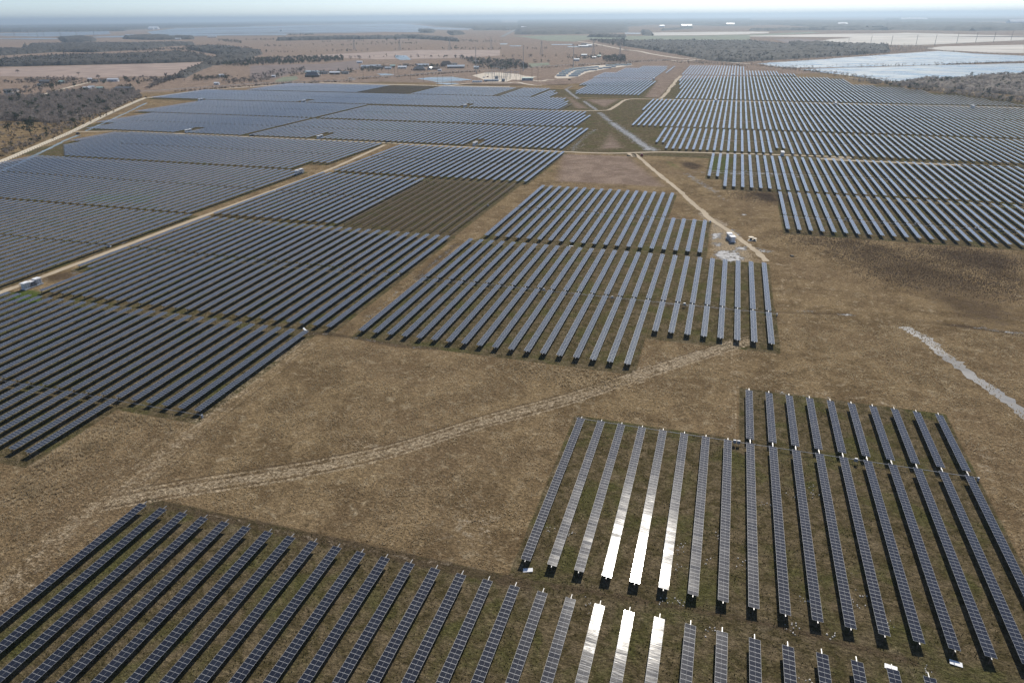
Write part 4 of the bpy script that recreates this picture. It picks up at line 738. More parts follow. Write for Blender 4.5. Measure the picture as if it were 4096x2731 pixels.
wood('woods', 'bushy wood by the highway bend', fill([(-688.3,3510.5),(-516.2,3585.5),(-496.2,3448.4),(-389.7,2717.9),(-383.8,2677.3),(-501.2,2985.1)], 500), 10.0, 30, (('dense', 0.9), ('ever', 0.1)))
wood('woods', 'scrub around the road junction at the top of the right field', np.vstack([fill([(-154.5,1860.0),(-84.6,1890.5),(24.7,1744.9),(32.6,1667.2),(-79.0,1779.1),(-113.8,1791.3)], 260), along([(-421.0,1573.4),(-383.6,1611.1),(-334.8,1685.0),(-251.4,1769.1),(-239.6,1846.8),(-159.7,1919.7)], 330, 8)]), 6.0, 40, (('bare', 0.55), ('shrub', 0.45)))
W = (('dense', 0.8), ('ever', 0.2))
wood('woods', 'deep wood band behind the big brown pasture at left', fill([(-2004.8,1594.9),(-2061.9,1732.2),(-2038.7,1843.7),(-1854.7,1897.1),(-1880.7,2045.2),(-1793.9,2121.5),(-1474.7,1816.9),(-1423.0,1775.7),(-1359.6,1672.6),(-1455.1,1575.1),(-1516.7,1545.3),(-1516.7,1545.3),(-1632.0,1469.0),(-1756.9,1393.2)], 1500), 11.0, 36, W)
wood('woods', 'second wood band further behind the left pasture', fill([(-2745.3,2197.3),(-2683.7,2244.9),(-3457.2,2912.6),(-2755.9,2322.9),(-3275.3,2797.5),(-3104.4,2933.7),(-2808.2,2889.3),(-2710.5,3087.1),(-2480.8,2971.0),(-2318.6,2750.9),(-2312.8,2596.7),(-2256.7,2460.5),(-2153.0,2261.4),(-2166.3,2221.4),(-2166.5,2076.6),(-2348.7,2090.0),(-2324.2,1957.1),(-2302.1,1836.7)], 1300), 11.0, 30, W)
wood('woods', 'long tree belt reaching right behind the left pasture', np.vstack([fill([(-2186.6,2559.3),(-2104.1,2663.8),(-1743.5,2383.7),(-1716.9,2347.0),(-1576.6,2215.4),(-1420.6,1983.8),(-1380.1,1881.1),(-1256.6,1710.1),(-1210.7,1486.2),(-1065.7,1247.8),(-958.1,1070.9),(-1005.0,1101.1),(-1093.4,1242.5),(-1234.2,1482.2),(-1457.4,1819.4),(-1558.6,1965.4),(-1960.5,2321.3)], 950), along([(-2088.5,2192.6),(-2069.9,2350.1),(-1930.6,2285.5),(-1827.1,2335.4)], 160, 25)]), 10.0, 36, W)
wood('woods', 'dark evergreen belt behind the left houses', np.vstack([fill([(-1315.5,1791.6),(-1235.3,1901.4),(-1093.3,1921.4),(-997.0,1750.0),(-1028.3,1663.4),(-1093.8,1558.6),(-1129.8,1534.8),(-1107.5,1503.8),(-1152.4,1496.2),(-1236.5,1553.2),(-1285.4,1749.9)], 750)]), 8.0, 50, (('dense', 0.5), ('ever', 0.5)))
wood('woods', 'far wood strip before the flooded fields at left', np.vstack([fill([(-4344.6,3895.4),(-4224.2,4004.3),(-3725.9,3602.5),(-3313.8,3200.4),(-3352.5,3054.1),(-3699.3,3342.4)], 260), fill([(-3985.8,4114.7),(-4021.2,4482.3),(-3503.5,3999.6),(-3244.6,3895.2),(-2970.4,3563.5),(-3145.0,3441.6),(-3497.4,3606.5)], 260), fill([(-3111.8,4709.7),(-3054.9,4990.8),(-2717.5,4436.9),(-2812.5,4275.5)], 120), along([(-2520.8,3459.1),(-2288.7,3545.0),(-2140.2,3680.6),(-1997.0,3895.0),(-1997.0,3895.0),(-1821.7,3895.0),(-1510.6,3689.5),(-1277.8,3353.7),(-1032.1,3173.6)], 420, 30), along([(-2173.8,3952.1),(-2096.3,4089.9),(-2034.1,4089.0),(-1869.0,4127.2),(-1465.1,3641.9)], 200, 40), fill([(-2783.7,3533.7),(-2408.0,3239.0),(-2209.8,2963.1),(-2543.3,3233.2)], 140)]), 10.0, 24, W)
for lab, pl, st in (('hazy forest belt behind the flooded fields at far left', [(-10354.6,8387.0),(-10166.7,8997.1),(-7824.0,8108.7),(-6198.1,6416.8),(-6936.1,6127.1),(-7351.5,5944.2)], 14), ('blue forest below the left horizon', [(-17854.6,14487.8),(-16066.4,16685.7),(-18462.8,25514.7),(-7522.4,10378.8),(-7884.7,9231.4),(-6850.8,7096.0),(-9004.1,9336.7),(-11974.1,10602.8),(-12269.5,9944.7)], 30), ('blue forest on the horizon above the flooded fields', [(-27262.7,37689.2),(-17547.7,34387.7),(-7566.8,14816.6),(-9036.4,14811.6),(-8287.0,11436.6)], 45), ('blue forest on the horizon at centre', [(-24652.4,48318.9),(-9804.1,30761.1),(-2222.8,6970.1),(-2515.2,7137.5),(-3876.0,9489.0),(-6195.9,14085.5),(-8470.9,16589.4)], 30),
    ('wide blue forest beyond the far highway', [(-7329.9,25115.4),(-3367.8,23150.2),(-758.3,5246.8),(-908.0,4843.2),(-1118.2,4680.4),(-1355.8,4644.5),(-1842.8,6284.4)], 22), ('blue forest above the pale stubble field', [(-3851.9,26472.1),(279.0,23495.5),(109.2,8449.5),(-215.6,8269.1),(-583.5,9559.3),(-1082.5,9968.9),(-1161.1,8010.6)], 30), ('blue forest at the right above the pale fields', [(183.3,15017.3),(2182.0,12848.0),(1127.6,6579.1),(628.0,6592.0),(630.8,7371.2),(451.3,9142.5),(116.4,9089.4)], 26), ('blue forest at the far right with scattered sheds', [(1681.6,9937.6),(2352.2,9576.9),(2342.7,7474.7),(1770.8,5628.3),(1414.0,5477.0),(1228.3,5712.8),(1019.9,5977.4)], 22), ('thin forest line near the right horizon', [(3252.6,19339.2),(4243.0,13610.6),(3466.0,11101.7),(2003.3,11862.9)], 60)):
    canopy('forest', lab, pl, 15.0, st, 'forestm', 0.4)
for lab, pl, st in (('dark hedge strip crossing the plain left of the highway', [(-4829.0,13191.9),(-4267.6,13387.1),(-3673.5,12586.5),(-1911.5,6518.6),(-1890.4,6082.9),(-2013.0,6312.0),(-2189.1,6210.9),(-2558.1,7146.5)], 20), ('thin tree strip behind the brown pastures', [(-2140.1,5383.6),(-2045.0,5374.2),(-1774.9,4769.0),(-1746.8,4471.9)], 9), ('tree strip left of the flooded fields end', [(-2744.4,6209.2),(-2544.6,6095.9),(-2198.6,5228.9),(-2293.1,5237.3)], 10), ('dark tree line below the green field', [(-818.8,4227.0),(-592.1,4106.9),(-566.2,3928.6),(-772.9,4017.6)], 10), ('tree clump at the field corner by the stubble', [(-688.6,5620.6),(-628.8,5546.3),(-468.7,4358.6),(-521.5,4423.5)], 12), ('hedge line above the stubble field', [(-557.8,5812.8),(-389.6,6690.6),(-420.3,7205.0),(-583.9,6080.4)], 14), ('hedge line above the right stubble', [(81.2,5972.6),(616.6,6309.2),(1046.4,6096.0),(1000.6,5823.7),(577.1,5892.3),(77.7,5661.1)], 16), ('tree belt below the right stubble field', [(184.1,2938.4),(286.6,2832.7),(347.5,2784.6),(335.5,2682.9),(242.5,2706.9),(177.5,2823.5)], 8), ('long dark hedge below the flooded fields', [(-2403.1,3542.4),(-2179.9,3749.5),(-2016.1,3932.5),(-1806.4,3988.5),(-1537.5,3755.5),(-1288.0,3380.6),(-1257.6,3288.0),(-1457.2,3533.7),(-1716.1,3788.3),(-1889.4,3684.1),(-1889.4,3684.1),(-2083.1,3581.9),(-2299.7,3388.7)], 9), ('dark wood strip before the flooded fields at left', [(-4198.4,3791.0),(-4110.3,3895.4),(-3671.1,3549.0),(-3349.5,3229.0),(-3411.0,3107.9)], 10), ('dark wood strip behind the tan field at left', [(-3898.7,4024.1),(-3904.6,4351.3),(-3448.6,3936.4),(-3218.5,3855.4),(-3040.1,3632.1),(-3189.3,3490.4),(-3549.6,3660.8)], 10)):
    canopy('forest', lab, pl, 11.0, st, 'forestm', 0.5)
for lab, pl, h_ in (('canopy mass of the deep wood band behind the left pasture', [(-2004.8,1594.9),(-2036.3,1710.3),(-2012.3,1819.4),(-1830.8,1872.2),(-1854.9,2016.7),(-1764.8,2059.7),(-1457.1,1794.8),(-1409.2,1754.3),(-1365.7,1680.3),(-1461.4,1582.0),(-1523.2,1552.2),(-1523.2,1552.2),(-1638.9,1475.3),(-1764.2,1399.1)], 7), ('canopy mass of the second wood band at left', [(-2702.0,2162.0),(-2640.9,2208.6),(-3253.6,2739.0),(-2710.6,2284.2),(-3149.5,2688.7),(-2982.6,2817.3),(-2732.7,2810.7),(-2603.2,2963.7),(-2405.2,2879.6),(-2335.6,2771.4),(-2329.1,2615.2),(-2271.9,2477.2),(-2186.8,2297.4),(-2199.9,2256.3),(-2198.4,2107.7),(-2384.1,2122.0),(-2357.5,1985.7),(-2333.5,1862.3)], 8), ('canopy mass of the tree belt reaching right', [(-2089.6,2476.3),(-2033.1,2572.9),(-1691.2,2311.4),(-1666.2,2276.8),(-1556.1,2183.5),(-1442.2,2009.6),(-1397.3,1904.8),(-1270.8,1729.8),(-1235.4,1517.0),(-1084.1,1269.9),(-1007.5,1142.5),(-1100.2,1266.9),(-1229.5,1483.0),(-1481.5,1866.8),(-1593.7,2019.5),(-1952.8,2322.1)], 7), ('canopy mass of the broad wood beyond the right field', [(-460.4,3203.1),(-355.8,3326.5),(-156.3,3311.1),(50.2,3229.4),(188.3,2890.0),(373.2,3002.2),(503.6,2868.8),(425.7,2405.9),(309.6,2241.8),(163.1,2049.5),(35.3,1907.0),(4.0,1858.0),(-63.9,1934.2),(-153.0,2205.4),(-265.4,2500.3),(-404.7,2820.7)], 7), ('canopy mass of the grey woods by the perimeter road', [(-1031.4,780.1),(-1028.9,801.1),(-989.3,803.7),(-974.1,811.2),(-999.8,871.0),(-973.5,893.1),(-901.5,899.3),(-875.0,902.7),(-836.3,854.1),(-775.7,759.1),(-745.6,709.6),(-733.9,675.7),(-720.2,641.6),(-715.5,617.4),(-732.4,613.3),(-769.2,617.0),(-795.1,610.8),(-796.7,585.7)], 2.6), ('canopy mass of the wood between right field and lake', [(254.6,1308.6),(295.8,1374.7),(314.2,1409.2),(356.1,1394.3),(425.3,1488.0),(515.9,1557.9),(386.1,1143.5),(342.1,1213.6),(289.3,1288.6)], 3.4)):
    canopy('forest', lab, pl, h_, 7.0 if h_ > 5 else 4.0, 'forestm' if h_ > 5 else 'twigm', 0.5)
rows_ = [(-1544.2,2184.9),(-1422.8,2166.2)], [(-1404.1,2181.5),(-1359.2,2206.8),(-1301.4,2247.3),(-1198.1,2328.6)], [(-1886.3,2681.6),(-1796.0,2640.7),(-1726.6,2795.3)], [(-1886.3,3129.6),(-1798.0,3265.0),(-1754.4,3335.6)], [(-1650.6,2750.2),(-1542.5,2758.6)], [(-1548.4,2808.6),(-1498.5,2917.6)], [(-1472.2,2866.0),(-1392.6,2871.7)], [(-1157.5,2391.2),(-1095.3,2427.6),(-932.7,2444.6),(-792.4,2481.6)], [(-997.3,1934.9),(-866.1,1928.7)], [(-1049.7,1854.2),(-962.7,1866.9)], [(-845.4,1907.6),(-690.8,1953.7)], [(-720.0,2489.0),(-625.1,2536.3)], [(-634.5,1986.0),(-488.2,1982.6)], [(-489.4,2030.9),(-411.5,2066.6)], [(-487.2,1749.8),(-391.6,1803.4)], [(-1613.8,3143.7),(-1295.2,2931.4)], [(-383.9,1929.1),(-368.5,2123.8)]
wood('field_trees', 'loose rows of small trees lining the brown pastures', np.vstack([along(r_, max(8, int(np.hypot(*(np.array(r_[-1]) - r_[0])) / 13)), 12) for r_ in rows_]), 9.0, 40, (('dense', 0.6), ('bare', 0.15), ('ever', 0.25)), cat='trees')
wood('yard_trees', 'small dark trees crowding around the house row', np.vstack([along(q, n_, sp) for q, n_, sp in (([(-804.9,1500.5),(-787.6,1528.9),(-743.4,1511.2)], 60, 14), ([(-730.6,1538.8),(-714.6,1594.3),(-679.3,1600.3),(-632.0,1530.6)], 90, 14), ([(-737.1,1395.5),(-734.8,1418.0)], 10, 8), ([(-646.9,1434.0),(-627.9,1437.4)], 12, 8), ([(-656.5,1604.1),(-575.4,1540.5)], 30, 12), ([(-846.0,1314.5),(-793.8,1299.2)], 25, 10), ([(-824.4,1357.7),(-762.5,1355.9)], 60, 14), ([(-790.7,1419.1),(-759.5,1468.5)], 50, 14), ([(-1092.9,853.1),(-1084.1,878.8),(-1055.8,873.0)], 30, 8), ([(-1107.4,924.3),(-1137.8,987.1),(-1150.7,1029.6)], 50, 10), ([(-1129.7,1033.9),(-1080.0,1059.6)], 30, 8), ([(-999.3,987.4),(-970.7,993.4)], 20, 6), ([(-963.0,1131.9),(-941.3,1206.4)], 70, 12), ([(-580.4,2834.1),(-478.5,2710.1)], 24, 20), ([(-413.1,1924.8),(-342.7,2051.2)], 90, 20))]), 6.0, 44, (('dense', 0.45), ('ever', 0.4), ('bare', 0.15)), cat='trees')
wood('hedge', 'scrubby hedge along the farm road behind the left field', np.vstack([along([(-844.9,948.4),(-807.0,1007.4),(-766.3,1092.8),(-660.1,1176.0)], 330, 5), along([(-680.7,1213.5),(-641.1,1256.0),(-612.7,1294.1),(-560.6,1396.0),(-510.1,1458.7)], 300, 5)]), 5.0, 50, (('bare', 0.5), ('shrub', 0.5)), cat='hedge')
wood('woods', 'grey thicket behind the substation', np.vstack([fill([(-567.5,1775.8),(-532.0,1821.6),(-427.2,1557.1),(-476.4,1489.9)], 260), fill([(-713.1,1880.5),(-677.5,1885.8),(-579.8,1814.3),(-485.1,1517.1),(-530.0,1509.1),(-600.9,1658.2)], 260), fill([(-343.2,1980.0),(-304.3,2132.4),(-254.0,1787.1),(-309.8,1816.3)], 240)]), 9.0, 50, (('bare', 0.4), ('dense', 0.4), ('ever', 0.2)))
wood('scrub', 'brown scrub around the houses at the far left', np.vstack([fill([(-907.9,953.7),(-1022.7,1154.5),(-1063.2,1201.5),(-1020.8,1103.8),(-933.1,987.6)], 200), fill([(-1293.6,1016.4),(-1300.7,1099.9),(-1272.5,1142.2),(-1164.4,1091.9),(-1150.7,1029.6),(-1185.7,1007.0)], 280), along([(-1006.9,869.5),(-983.4,888.6),(-894.8,893.8)], 40, 9), along([(-1119.3,1135.6),(-1022.7,1154.5)], 60, 8), along([(-1085.1,1090.9),(-1006.6,1106.6)], 50, 5), fill([(-904.7,1143.5),(-866.6,1239.4),(-813.4,1161.7),(-832.2,1079.4),(-858.8,1073.9)], 160), fill([(-939.6,1271.6),(-970.3,1527.2),(-838.3,1315.9),(-830.9,1177.4)], 200)]), 6.5, 50, (('bare', 0.4), ('dense', 0.3), ('shrub', 0.3)), cat='scrub')

def tree(x, y, h, kind, label, cat='tree', group=None, wd=0.75, n=260):
    nm = {'bare': 'bare_tree', 'ever': 'evergreen_tree', 'shrub': 'bush'}[kind]
    t = thing(nm, label, cat, (x, y, 0), 0, group)
    c = crown('bare' if kind == 'bare' else 'ever', n, h, h * wd); tt = trunk_tris(h, h * 0.025)
    put('crown', tri_mesh('crown', c.reshape(-1, 3), np.arange(n * 3).reshape(-1, 3), ['bare' if kind == 'bare' else 'ever']), t)
    put('trunk', tri_mesh('trunk', tt.reshape(-1, 3), np.arange(len(tt) * 3).reshape(-1, 3), ['bark']), t)
for (x, y), h, kd, lab in [
    ((-658.7,533.0), 17, 'ever', 'large dark round evergreen standing alone in the sparse scrub at left'), ((-696.7,540.9), 11, 'ever', 'smaller dark evergreen left of the large round one'), ((-707.7,613.2), 9, 'ever', 'dark evergreen nearest the white road bend, in front of the grey wood'),
    ((-735.4,664.8), 11, 'ever', 'bushy dark evergreen inside the grey wood, near a yellowish shrub'), ((-779.0,737.5), 13, 'ever', 'narrow dark evergreen close to the white perimeter road'), ((-747.8,638.3), 9, 'ever', 'low dark evergreen among grey trunks of the left wood'),
    ((-738.3,653.9), 8, 'shrub', 'yellowish green shrub among the grey trees of the left wood'), ((-1063.8,920.6), 14, 'ever', 'broad dark tree beside the gravel drive at the far left houses'), ((-1089.0,896.2), 12, 'bare', 'big grey tree between the far left house and the gravel drive'),
    ((-1052.9,891.6), 9, 'bare', 'small bare tree on the near side of the gravel drive'), ((-1078.6,977.9), 9, 'ever', 'round tree where the gravel drive meets its bend'), ((-981.1,1019.5), 9, 'ever', 'dark bush tree in the tan paddock behind the hip roofed house'), ((-1052.0,1065.3), 12, 'ever', 'tall dark evergreen right of the long white roofed shed'),
    ((-1159.9,1110.0), 12, 'bare', 'tall bare tree behind the white shed at the far left'), ((-963.2,1140.3), 12, 'ever', 'leftmost dark tree of the clump around the hidden farmhouse'), ((-953.2,1142.3), 13, 'ever', 'second dark tree of the clump around the hidden farmhouse'), ((-930.2,1130.1), 10, 'ever', 'low dark tree at the front of the farmhouse clump'), ((-910.3,1159.3), 14, 'ever', 'rightmost broad dark tree of the farmhouse clump'),
    ((-784.8,1074.4), 11, 'bare', 'bare tree leaning over the farm road hedge'), ((-1479.3,1209.3), 11, 'bare', 'lone bare tree in the brown pasture at the far left'), ((-1294.8,1191.8), 9, 'bare', 'second lone bare tree in the left pasture, right of the first'), ((-1617.7,3272.7), 17, 'ever', 'dark round tree left of its larger twin on the far pasture'), ((-1572.0,3274.6), 22, 'ever', 'large dark round tree on the far pasture, twin of a smaller one'),
    ((-1553.3,3385.0), 9, 'ever', 'small dark round tree right of the two big ones on the far pasture'), ((-937.3,2429.3), 17, 'ever', 'wide dark tree clump right of the lattice tower'), ((-892.6,2448.8), 8, 'ever', 'small dark tree further right of the lattice tower'), ((-812.3,1912.4), 11, 'bare', 'bare tree left end of the row behind the houses'), ((-768.9,1918.6), 12, 'bare', 'round bare tree in the middle of the row behind the houses'),
    ((-744.0,1922.2), 12, 'bare', 'round bare tree right of the middle of the row behind the houses'), ((-484.5,1455.1), 15, 'ever', 'big dark evergreen right behind the substation gantries'), ((-725.7,1924.9), 13, 'bare', 'last round bare tree of the row behind the houses'), ((-746.4,1194.1), 8, 'ever', 'dark little tree in front of the dark gabled house'), ((-849.3,1236.0), 9, 'ever', 'dark tree left of the green lawn near the farm road'), ((-670.3,1578.3), 9, 'ever', 'dark round tree between the two roofs in the house row'),
    ((-668.3,1847.5), 12, 'bare', 'bare tree standing right of the big brown house'), ((405.7,1484.2), 9, 'ever', 'dark evergreen poking above the right hand wood by the lake'), ((348.4,1385.2), 8, 'ever', 'dark round bush at the lake shore in the right hand wood')]:
    tree(x, y, h, kd, lab, 'bush' if kd == 'shrub' else 'tree')

# ------------------------------------------------------------ houses and sheds
def house(p_, w_, d_, h_, rz, wall, roof, label, cat='house', hip=False, name='house', rh=None, porch=False):
    k_ = 0.8 if cat in ('house', 'barn', 'shed') else 1.0; w_ *= k_; d_ *= k_; h_ *= k_ + 0.1 if k_ < 1 else 1; rh = rh * 0.75 if rh and k_ < 1 else rh
    t = thing(name, label, cat, (p_[0], p_[1], 0), rz); rh = rh if rh is not None else d_ * 0.3; e = 0.5
    mb = MB(); mb.box((0, 0, h_ / 2), (w_, d_, h_), wall); 
    if not hip:
        for s in (-1, 1): mb.poly([(s * w_ / 2, -d_ / 2 * s, h_), (s * w_ / 2, d_ / 2 * s, h_), (s * w_ / 2, 0, h_ + rh)], wall)
    mb.obj('wall', t)
    mb = MB(); a = w_ / 2 + e; b_ = d_ / 2 + e; z = h_ - 0.12; rx = a - (d_ * 0.45 if hip else 0); th = 0.18
    for s in (-1, 1):
        mb.poly([(-a * s, -b_ * s, z), (a * s, -b_ * s, z), (rx * s, 0, h_ + rh), (-rx * s, 0, h_ + rh)], roof)
        if hip: mb.poly([(a * s, -b_ * s, z), (a * s, b_ * s, z), (rx * s, 0, h_ + rh)], roof)
    mb.poly([(-a, b_, z), (a, b_, z), (a, -b_, z), (-a, -b_, z)], roof); mb.obj('roof', t)
    for i, q in enumerate((-0.3, 0.28)):
        mb = MB(); mb.box((w_ * q, -d_ / 2 - 0.03, h_ * 0.55), (1.6, 0.1, h_ * 0.4), 'glass'); mb.obj('window', t)
    mb = MB(); mb.box((0, -d_ / 2 - 0.03, 1.05), (1.1 if cat == 'house' else 3.2, 0.1, 2.1), 'darkgrey' if cat == 'house' else 'grey'); mb.obj('door', t)
    if porch: mb = MB(); mb.box((w_ * 0.2, -d_ / 2 - 1.6, h_ - 0.4), (w_ * 0.5, 3.2, 0.15), roof); [mb.box((w_ * 0.2 + q * w_ * 0.23, -d_ / 2 - 3.0, (h_ - 0.4) / 2), (0.15, 0.15, h_ - 0.4), 'white') for q in (-1, 1)]; mb.obj('porch', t)
    return t
FZ = R(17)
for a in [
    ((-1037.8,831.2), 22, 9, 3.5, FZ, 'wood', 'roofgrey', 'long dark roofed house at the far left edge of the woods'), ((-1095.5,870.4), 14, 9, 4.5, FZ + .2, 'siding', 'roofgrey', 'pale house with grey roof behind the dark one at far left'), ((-1108.4,892.1), 12, 8, 3.2, FZ, 'siding', 'roofbrown', 'low brown roofed house right of the pale far left house'),
    ((-1197.3,1028.0), 24, 12, 4, FZ, 'wood', 'roofgrey', 'dark house half hidden by trees behind the gravel drive'), ((-1158.9,982.7), 10, 7, 3, FZ, 'siding', 'roofgrey', 'small grey shed left of the gravel drive trees', 'shed'), ((-1166.1,1034.3), 12, 8, 3.5, FZ, 'siding', 'roofgreen', 'greenish roofed house right of the tree covered one'),
    ((-1162.2,1092.3), 9, 6, 4, FZ, 'white', 'roofwhite', 'white boxy shed at the end of the gravel drive', 'shed'), ((-1125.2,1066.5), 12, 8, 3, FZ, 'siding', 'roofmetal', 'pale metal roofed house right of the white boxy shed'), ((-1121.8,1083.6), 14, 9, 3.5, FZ, 'siding', 'roofbrown', 'tan house left of the long white roofed shed'), ((-1103.1,1087.3), 24, 8, 4.5, FZ, 'white', 'roofwhite', 'long white roofed shed in the far left settlement', 'shed'),
    ((-1020.1,949.3), 16, 7, 3, FZ, 'white', 'roofwhite', 'white topped barn in the middle of the left paddock', 'barn'), ((-1023.7,961.9), 12, 6, 3.5, FZ, 'siding', 'roofmetal', 'grey metal barn touching the white topped one', 'barn'), ((-1001.8,957.1), 13, 6, 2.8, FZ, 'wood', 'roofgreen', 'small green roofed shed right of the two barns', 'shed'), ((-947.6,951.6), 38, 11, 3.4, FZ, 'brick', 'roofgrey', 'long low grey hip roofed house beside the farm road at left', 'house', True),
    ((-861.4,1070.4), 10, 7, 3, FZ, 'white', 'roofwhite', 'small white roofed cottage by the farm road'), ((-967.2,1220.0), 12, 8, 4, FZ, 'white', 'roofwhite', 'white farmhouse hidden in the dark tree clump'),
    ((-786.2,1257.5), 34, 16, 3.6, FZ, 'wood', 'roofgrey', 'big dark house with steep peaked gable near the farm road', 'house', True, 'house', 8.5), ((-801.2,1302.8), 9, 7, 3, FZ, 'wood', 'roofgrey', 'small dark shed right of the steep peaked house', 'shed'), ((-805.4,1334.9), 18, 10, 3.5, FZ, 'siding', 'roofgrey', 'grey house left of the white roofed barn in the centre left'), ((-777.4,1327.3), 26, 10, 4, FZ, 'wood', 'roofwhite', 'white roofed open barn right of the grey house', 'barn'), ((-762.7,1342.9), 18, 10, 3.5, FZ, 'siding', 'roofgrey', 'low grey house right of the white roofed barn'),
    ((-858.2,1234.3), 8, 6, 3, FZ, 'white', 'roofwhite', 'tiny white shed left of the green lawn', 'shed'), ((-911.2,1682.1), 17, 8, 4, FZ, 'white', 'roofwhite', 'white trailer shed standing alone in the tan field', 'shed'), ((-812.0,1524.7), 24, 12, 3.5, FZ, 'siding', 'roofmetal', 'pale metal roofed house at the left of the pond lawn'), ((-794.6,1540.7), 30, 12, 3.5, FZ, 'siding', 'roofmetal', 'wide pale roofed house behind bushes left of the dirt lane'), ((-766.4,1507.2), 20, 11, 3.5, FZ, 'brick', 'roofgrey', 'grey roofed brick house in front of the wide pale one'), ((-736.5,1487.7), 18, 9, 3.5, FZ, 'siding', 'roofmetal', 'pale roofed house just left of the dirt lane'), ((-754.4,1547.6), 14, 9, 4, FZ, 'wood', 'roofgreen', 'dark shed with green roof at the dirt lane', 'shed'),
    ((-715.4,1516.1), 24, 11, 3.5, FZ, 'siding', 'roofwhite', 'white roofed house right of the dirt lane'), ((-741.1,1589.9), 16, 10, 4, FZ, 'brick', 'roofbrown', 'brown roofed house behind the white roofed one'), ((-652.8,1467.0), 32, 16, 3.5, FZ, 'brick', 'roofgrey', 'big dark grey hip roofed house in the middle of the row', 'house', True, 'house', 7), ((-695.0,1584.2), 34, 12, 4, FZ, 'siding', 'roofmetal', 'long pale metal barn behind the dark hip roofed house', 'barn'), ((-637.0,1493.3), 20, 11, 3.5, FZ + 1.2, 'siding', 'roofmetal', 'blue white metal roofed shed right of the dark hip roofed house', 'shed'), ((-624.7,1495.5), 20, 13, 3.5, FZ, 'brick', 'roofbrown', 'dark brown roofed house beside the blue white shed'), ((-601.4,1457.9), 9, 5, 2.8, FZ, 'white', 'roofwhite', 'white camper sized shed in front of the brown roofed house', 'shed'),
    ((-655.4,1631.8), 34, 18, 4, FZ, 'brick', 'roofbrown', 'tall brown roofed mansion with pale lawn in front', 'house', True, 'house', 8.5), ((-599.0,1548.8), 48, 14, 4, FZ, 'brick', 'roofmetal', 'long brick house with pale roof right of the mansion'), ((-642.1,1653.7), 14, 8, 3, FZ, 'wood', 'roofgrey', 'small dark shed behind the long brick house', 'shed'), ((-544.8,1533.6), 14, 10, 4, FZ, 'siding', 'roofmetal', 'blue grey house beside the tall steel mast'), ((-619.8,1740.3), 18, 9, 3.5, FZ, 'siding', 'roofwhite', 'white roofed house in the thicket above the mast'),
    ((-541.5,2704.5), 44, 14, 5, FZ, 'siding', 'roofwhite', 'long white roofed barn beside the highway', 'barn'), ((-527.5,2748.6), 26, 16, 6, FZ, 'siding', 'roofmetal', 'pale metal barn at the right end of the white roofed one', 'barn'), ((-577.3,2900.6), 30, 12, 5, FZ, 'wood', 'roofgrey', 'dark barn behind the white roofed barn by the highway', 'barn'), ((-365.5,1976.8), 14, 8, 4, FZ, 'siding', 'roofwhite', 'small white roofed house behind the battery yard'), ((-415.2,2091.5), 20, 10, 4, FZ, 'siding', 'roofmetal', 'pale roofed house behind the battery yard hedge'), ((-365.7,2048.0), 16, 9, 4, FZ, 'siding', 'roofgreen', 'greenish roofed house right behind the battery yard'), ((-390.2,1864.0), 18, 9, 4, FZ, 'grey', 'roofmetal', 'grey metal shed left behind the battery yard', 'shed'),
    ((-989.3,5037.1), 70, 40, 9, FZ, 'siding', 'roofwhite', 'huge white roofed hangar on the far right plain', 'hangar'), ((-2000.0,7029.2), 50, 30, 12, FZ, 'white', 'roofwhite', 'bright white hall near the far highway', 'hall'), ((-6810.8,7510.3), 110, 60, 16, FZ, 'white', 'roofwhite', 'bright white hall glinting on the far left plain', 'hall'), ((-6725.9,7371.1), 60, 40, 14, FZ, 'white', 'roofwhite', 'smaller white hall left of the glinting hall', 'hall'), ((-3187.9,3997.6), 70, 18, 6, FZ, 'siding', 'roofwhite', 'long white roofed shed before the flooded fields', 'shed'), ((-3075.5,3561.4), 40, 16, 6, FZ, 'siding', 'roofwhite', 'white roofed shed beside the far wood strip', 'shed'),
    ((-4055.4,6048.2), 26, 20, 14, FZ, 'white', 'roofwhite', 'white silo shed standing in the flooded fields', 'shed'), ((-740.0,7635.0), 50, 30, 12, FZ, 'white', 'roofwhite', 'white hall above the pale stubble field, left one', 'hall'), ((-530.3,8091.0), 110, 40, 9, FZ, 'siding', 'roofmetal', 'wide grey hall above the pale stubble field', 'hall'), ((-100.9,8758.1), 90, 40, 14, FZ, 'white', 'roofwhite', 'wide white hall on the right plain above the stubble', 'hall'), ((956.6,7944.2), 90, 50, 16, FZ, 'white', 'roofwhite', 'small white hall in the far right forest', 'hall'), ((2705.9,13708.8), 420, 80, 22, FZ, 'white', 'roofwhite', 'very wide white hall near the right horizon', 'hall'), ((2436.8,7994.9), 150, 60, 30, FZ, 'white', 'roofwhite', 'white tower like hall at the far right edge', 'hall'), ((1292.6,5851.9), 120, 30, 8, FZ, 'siding', 'roofwhite', 'low white roofed farm shed above the right fields', 'shed'), ((1560.1,6209.0), 90, 30, 9, FZ, 'siding', 'roofmetal', 'pale farm shed right of the low white roofed one', 'shed'), ((1677.4,5642.9), 90, 30, 8, FZ, 'siding', 'roofwhite', 'pale farm shed at the far right above the fields', 'shed')]:
    house(*a)

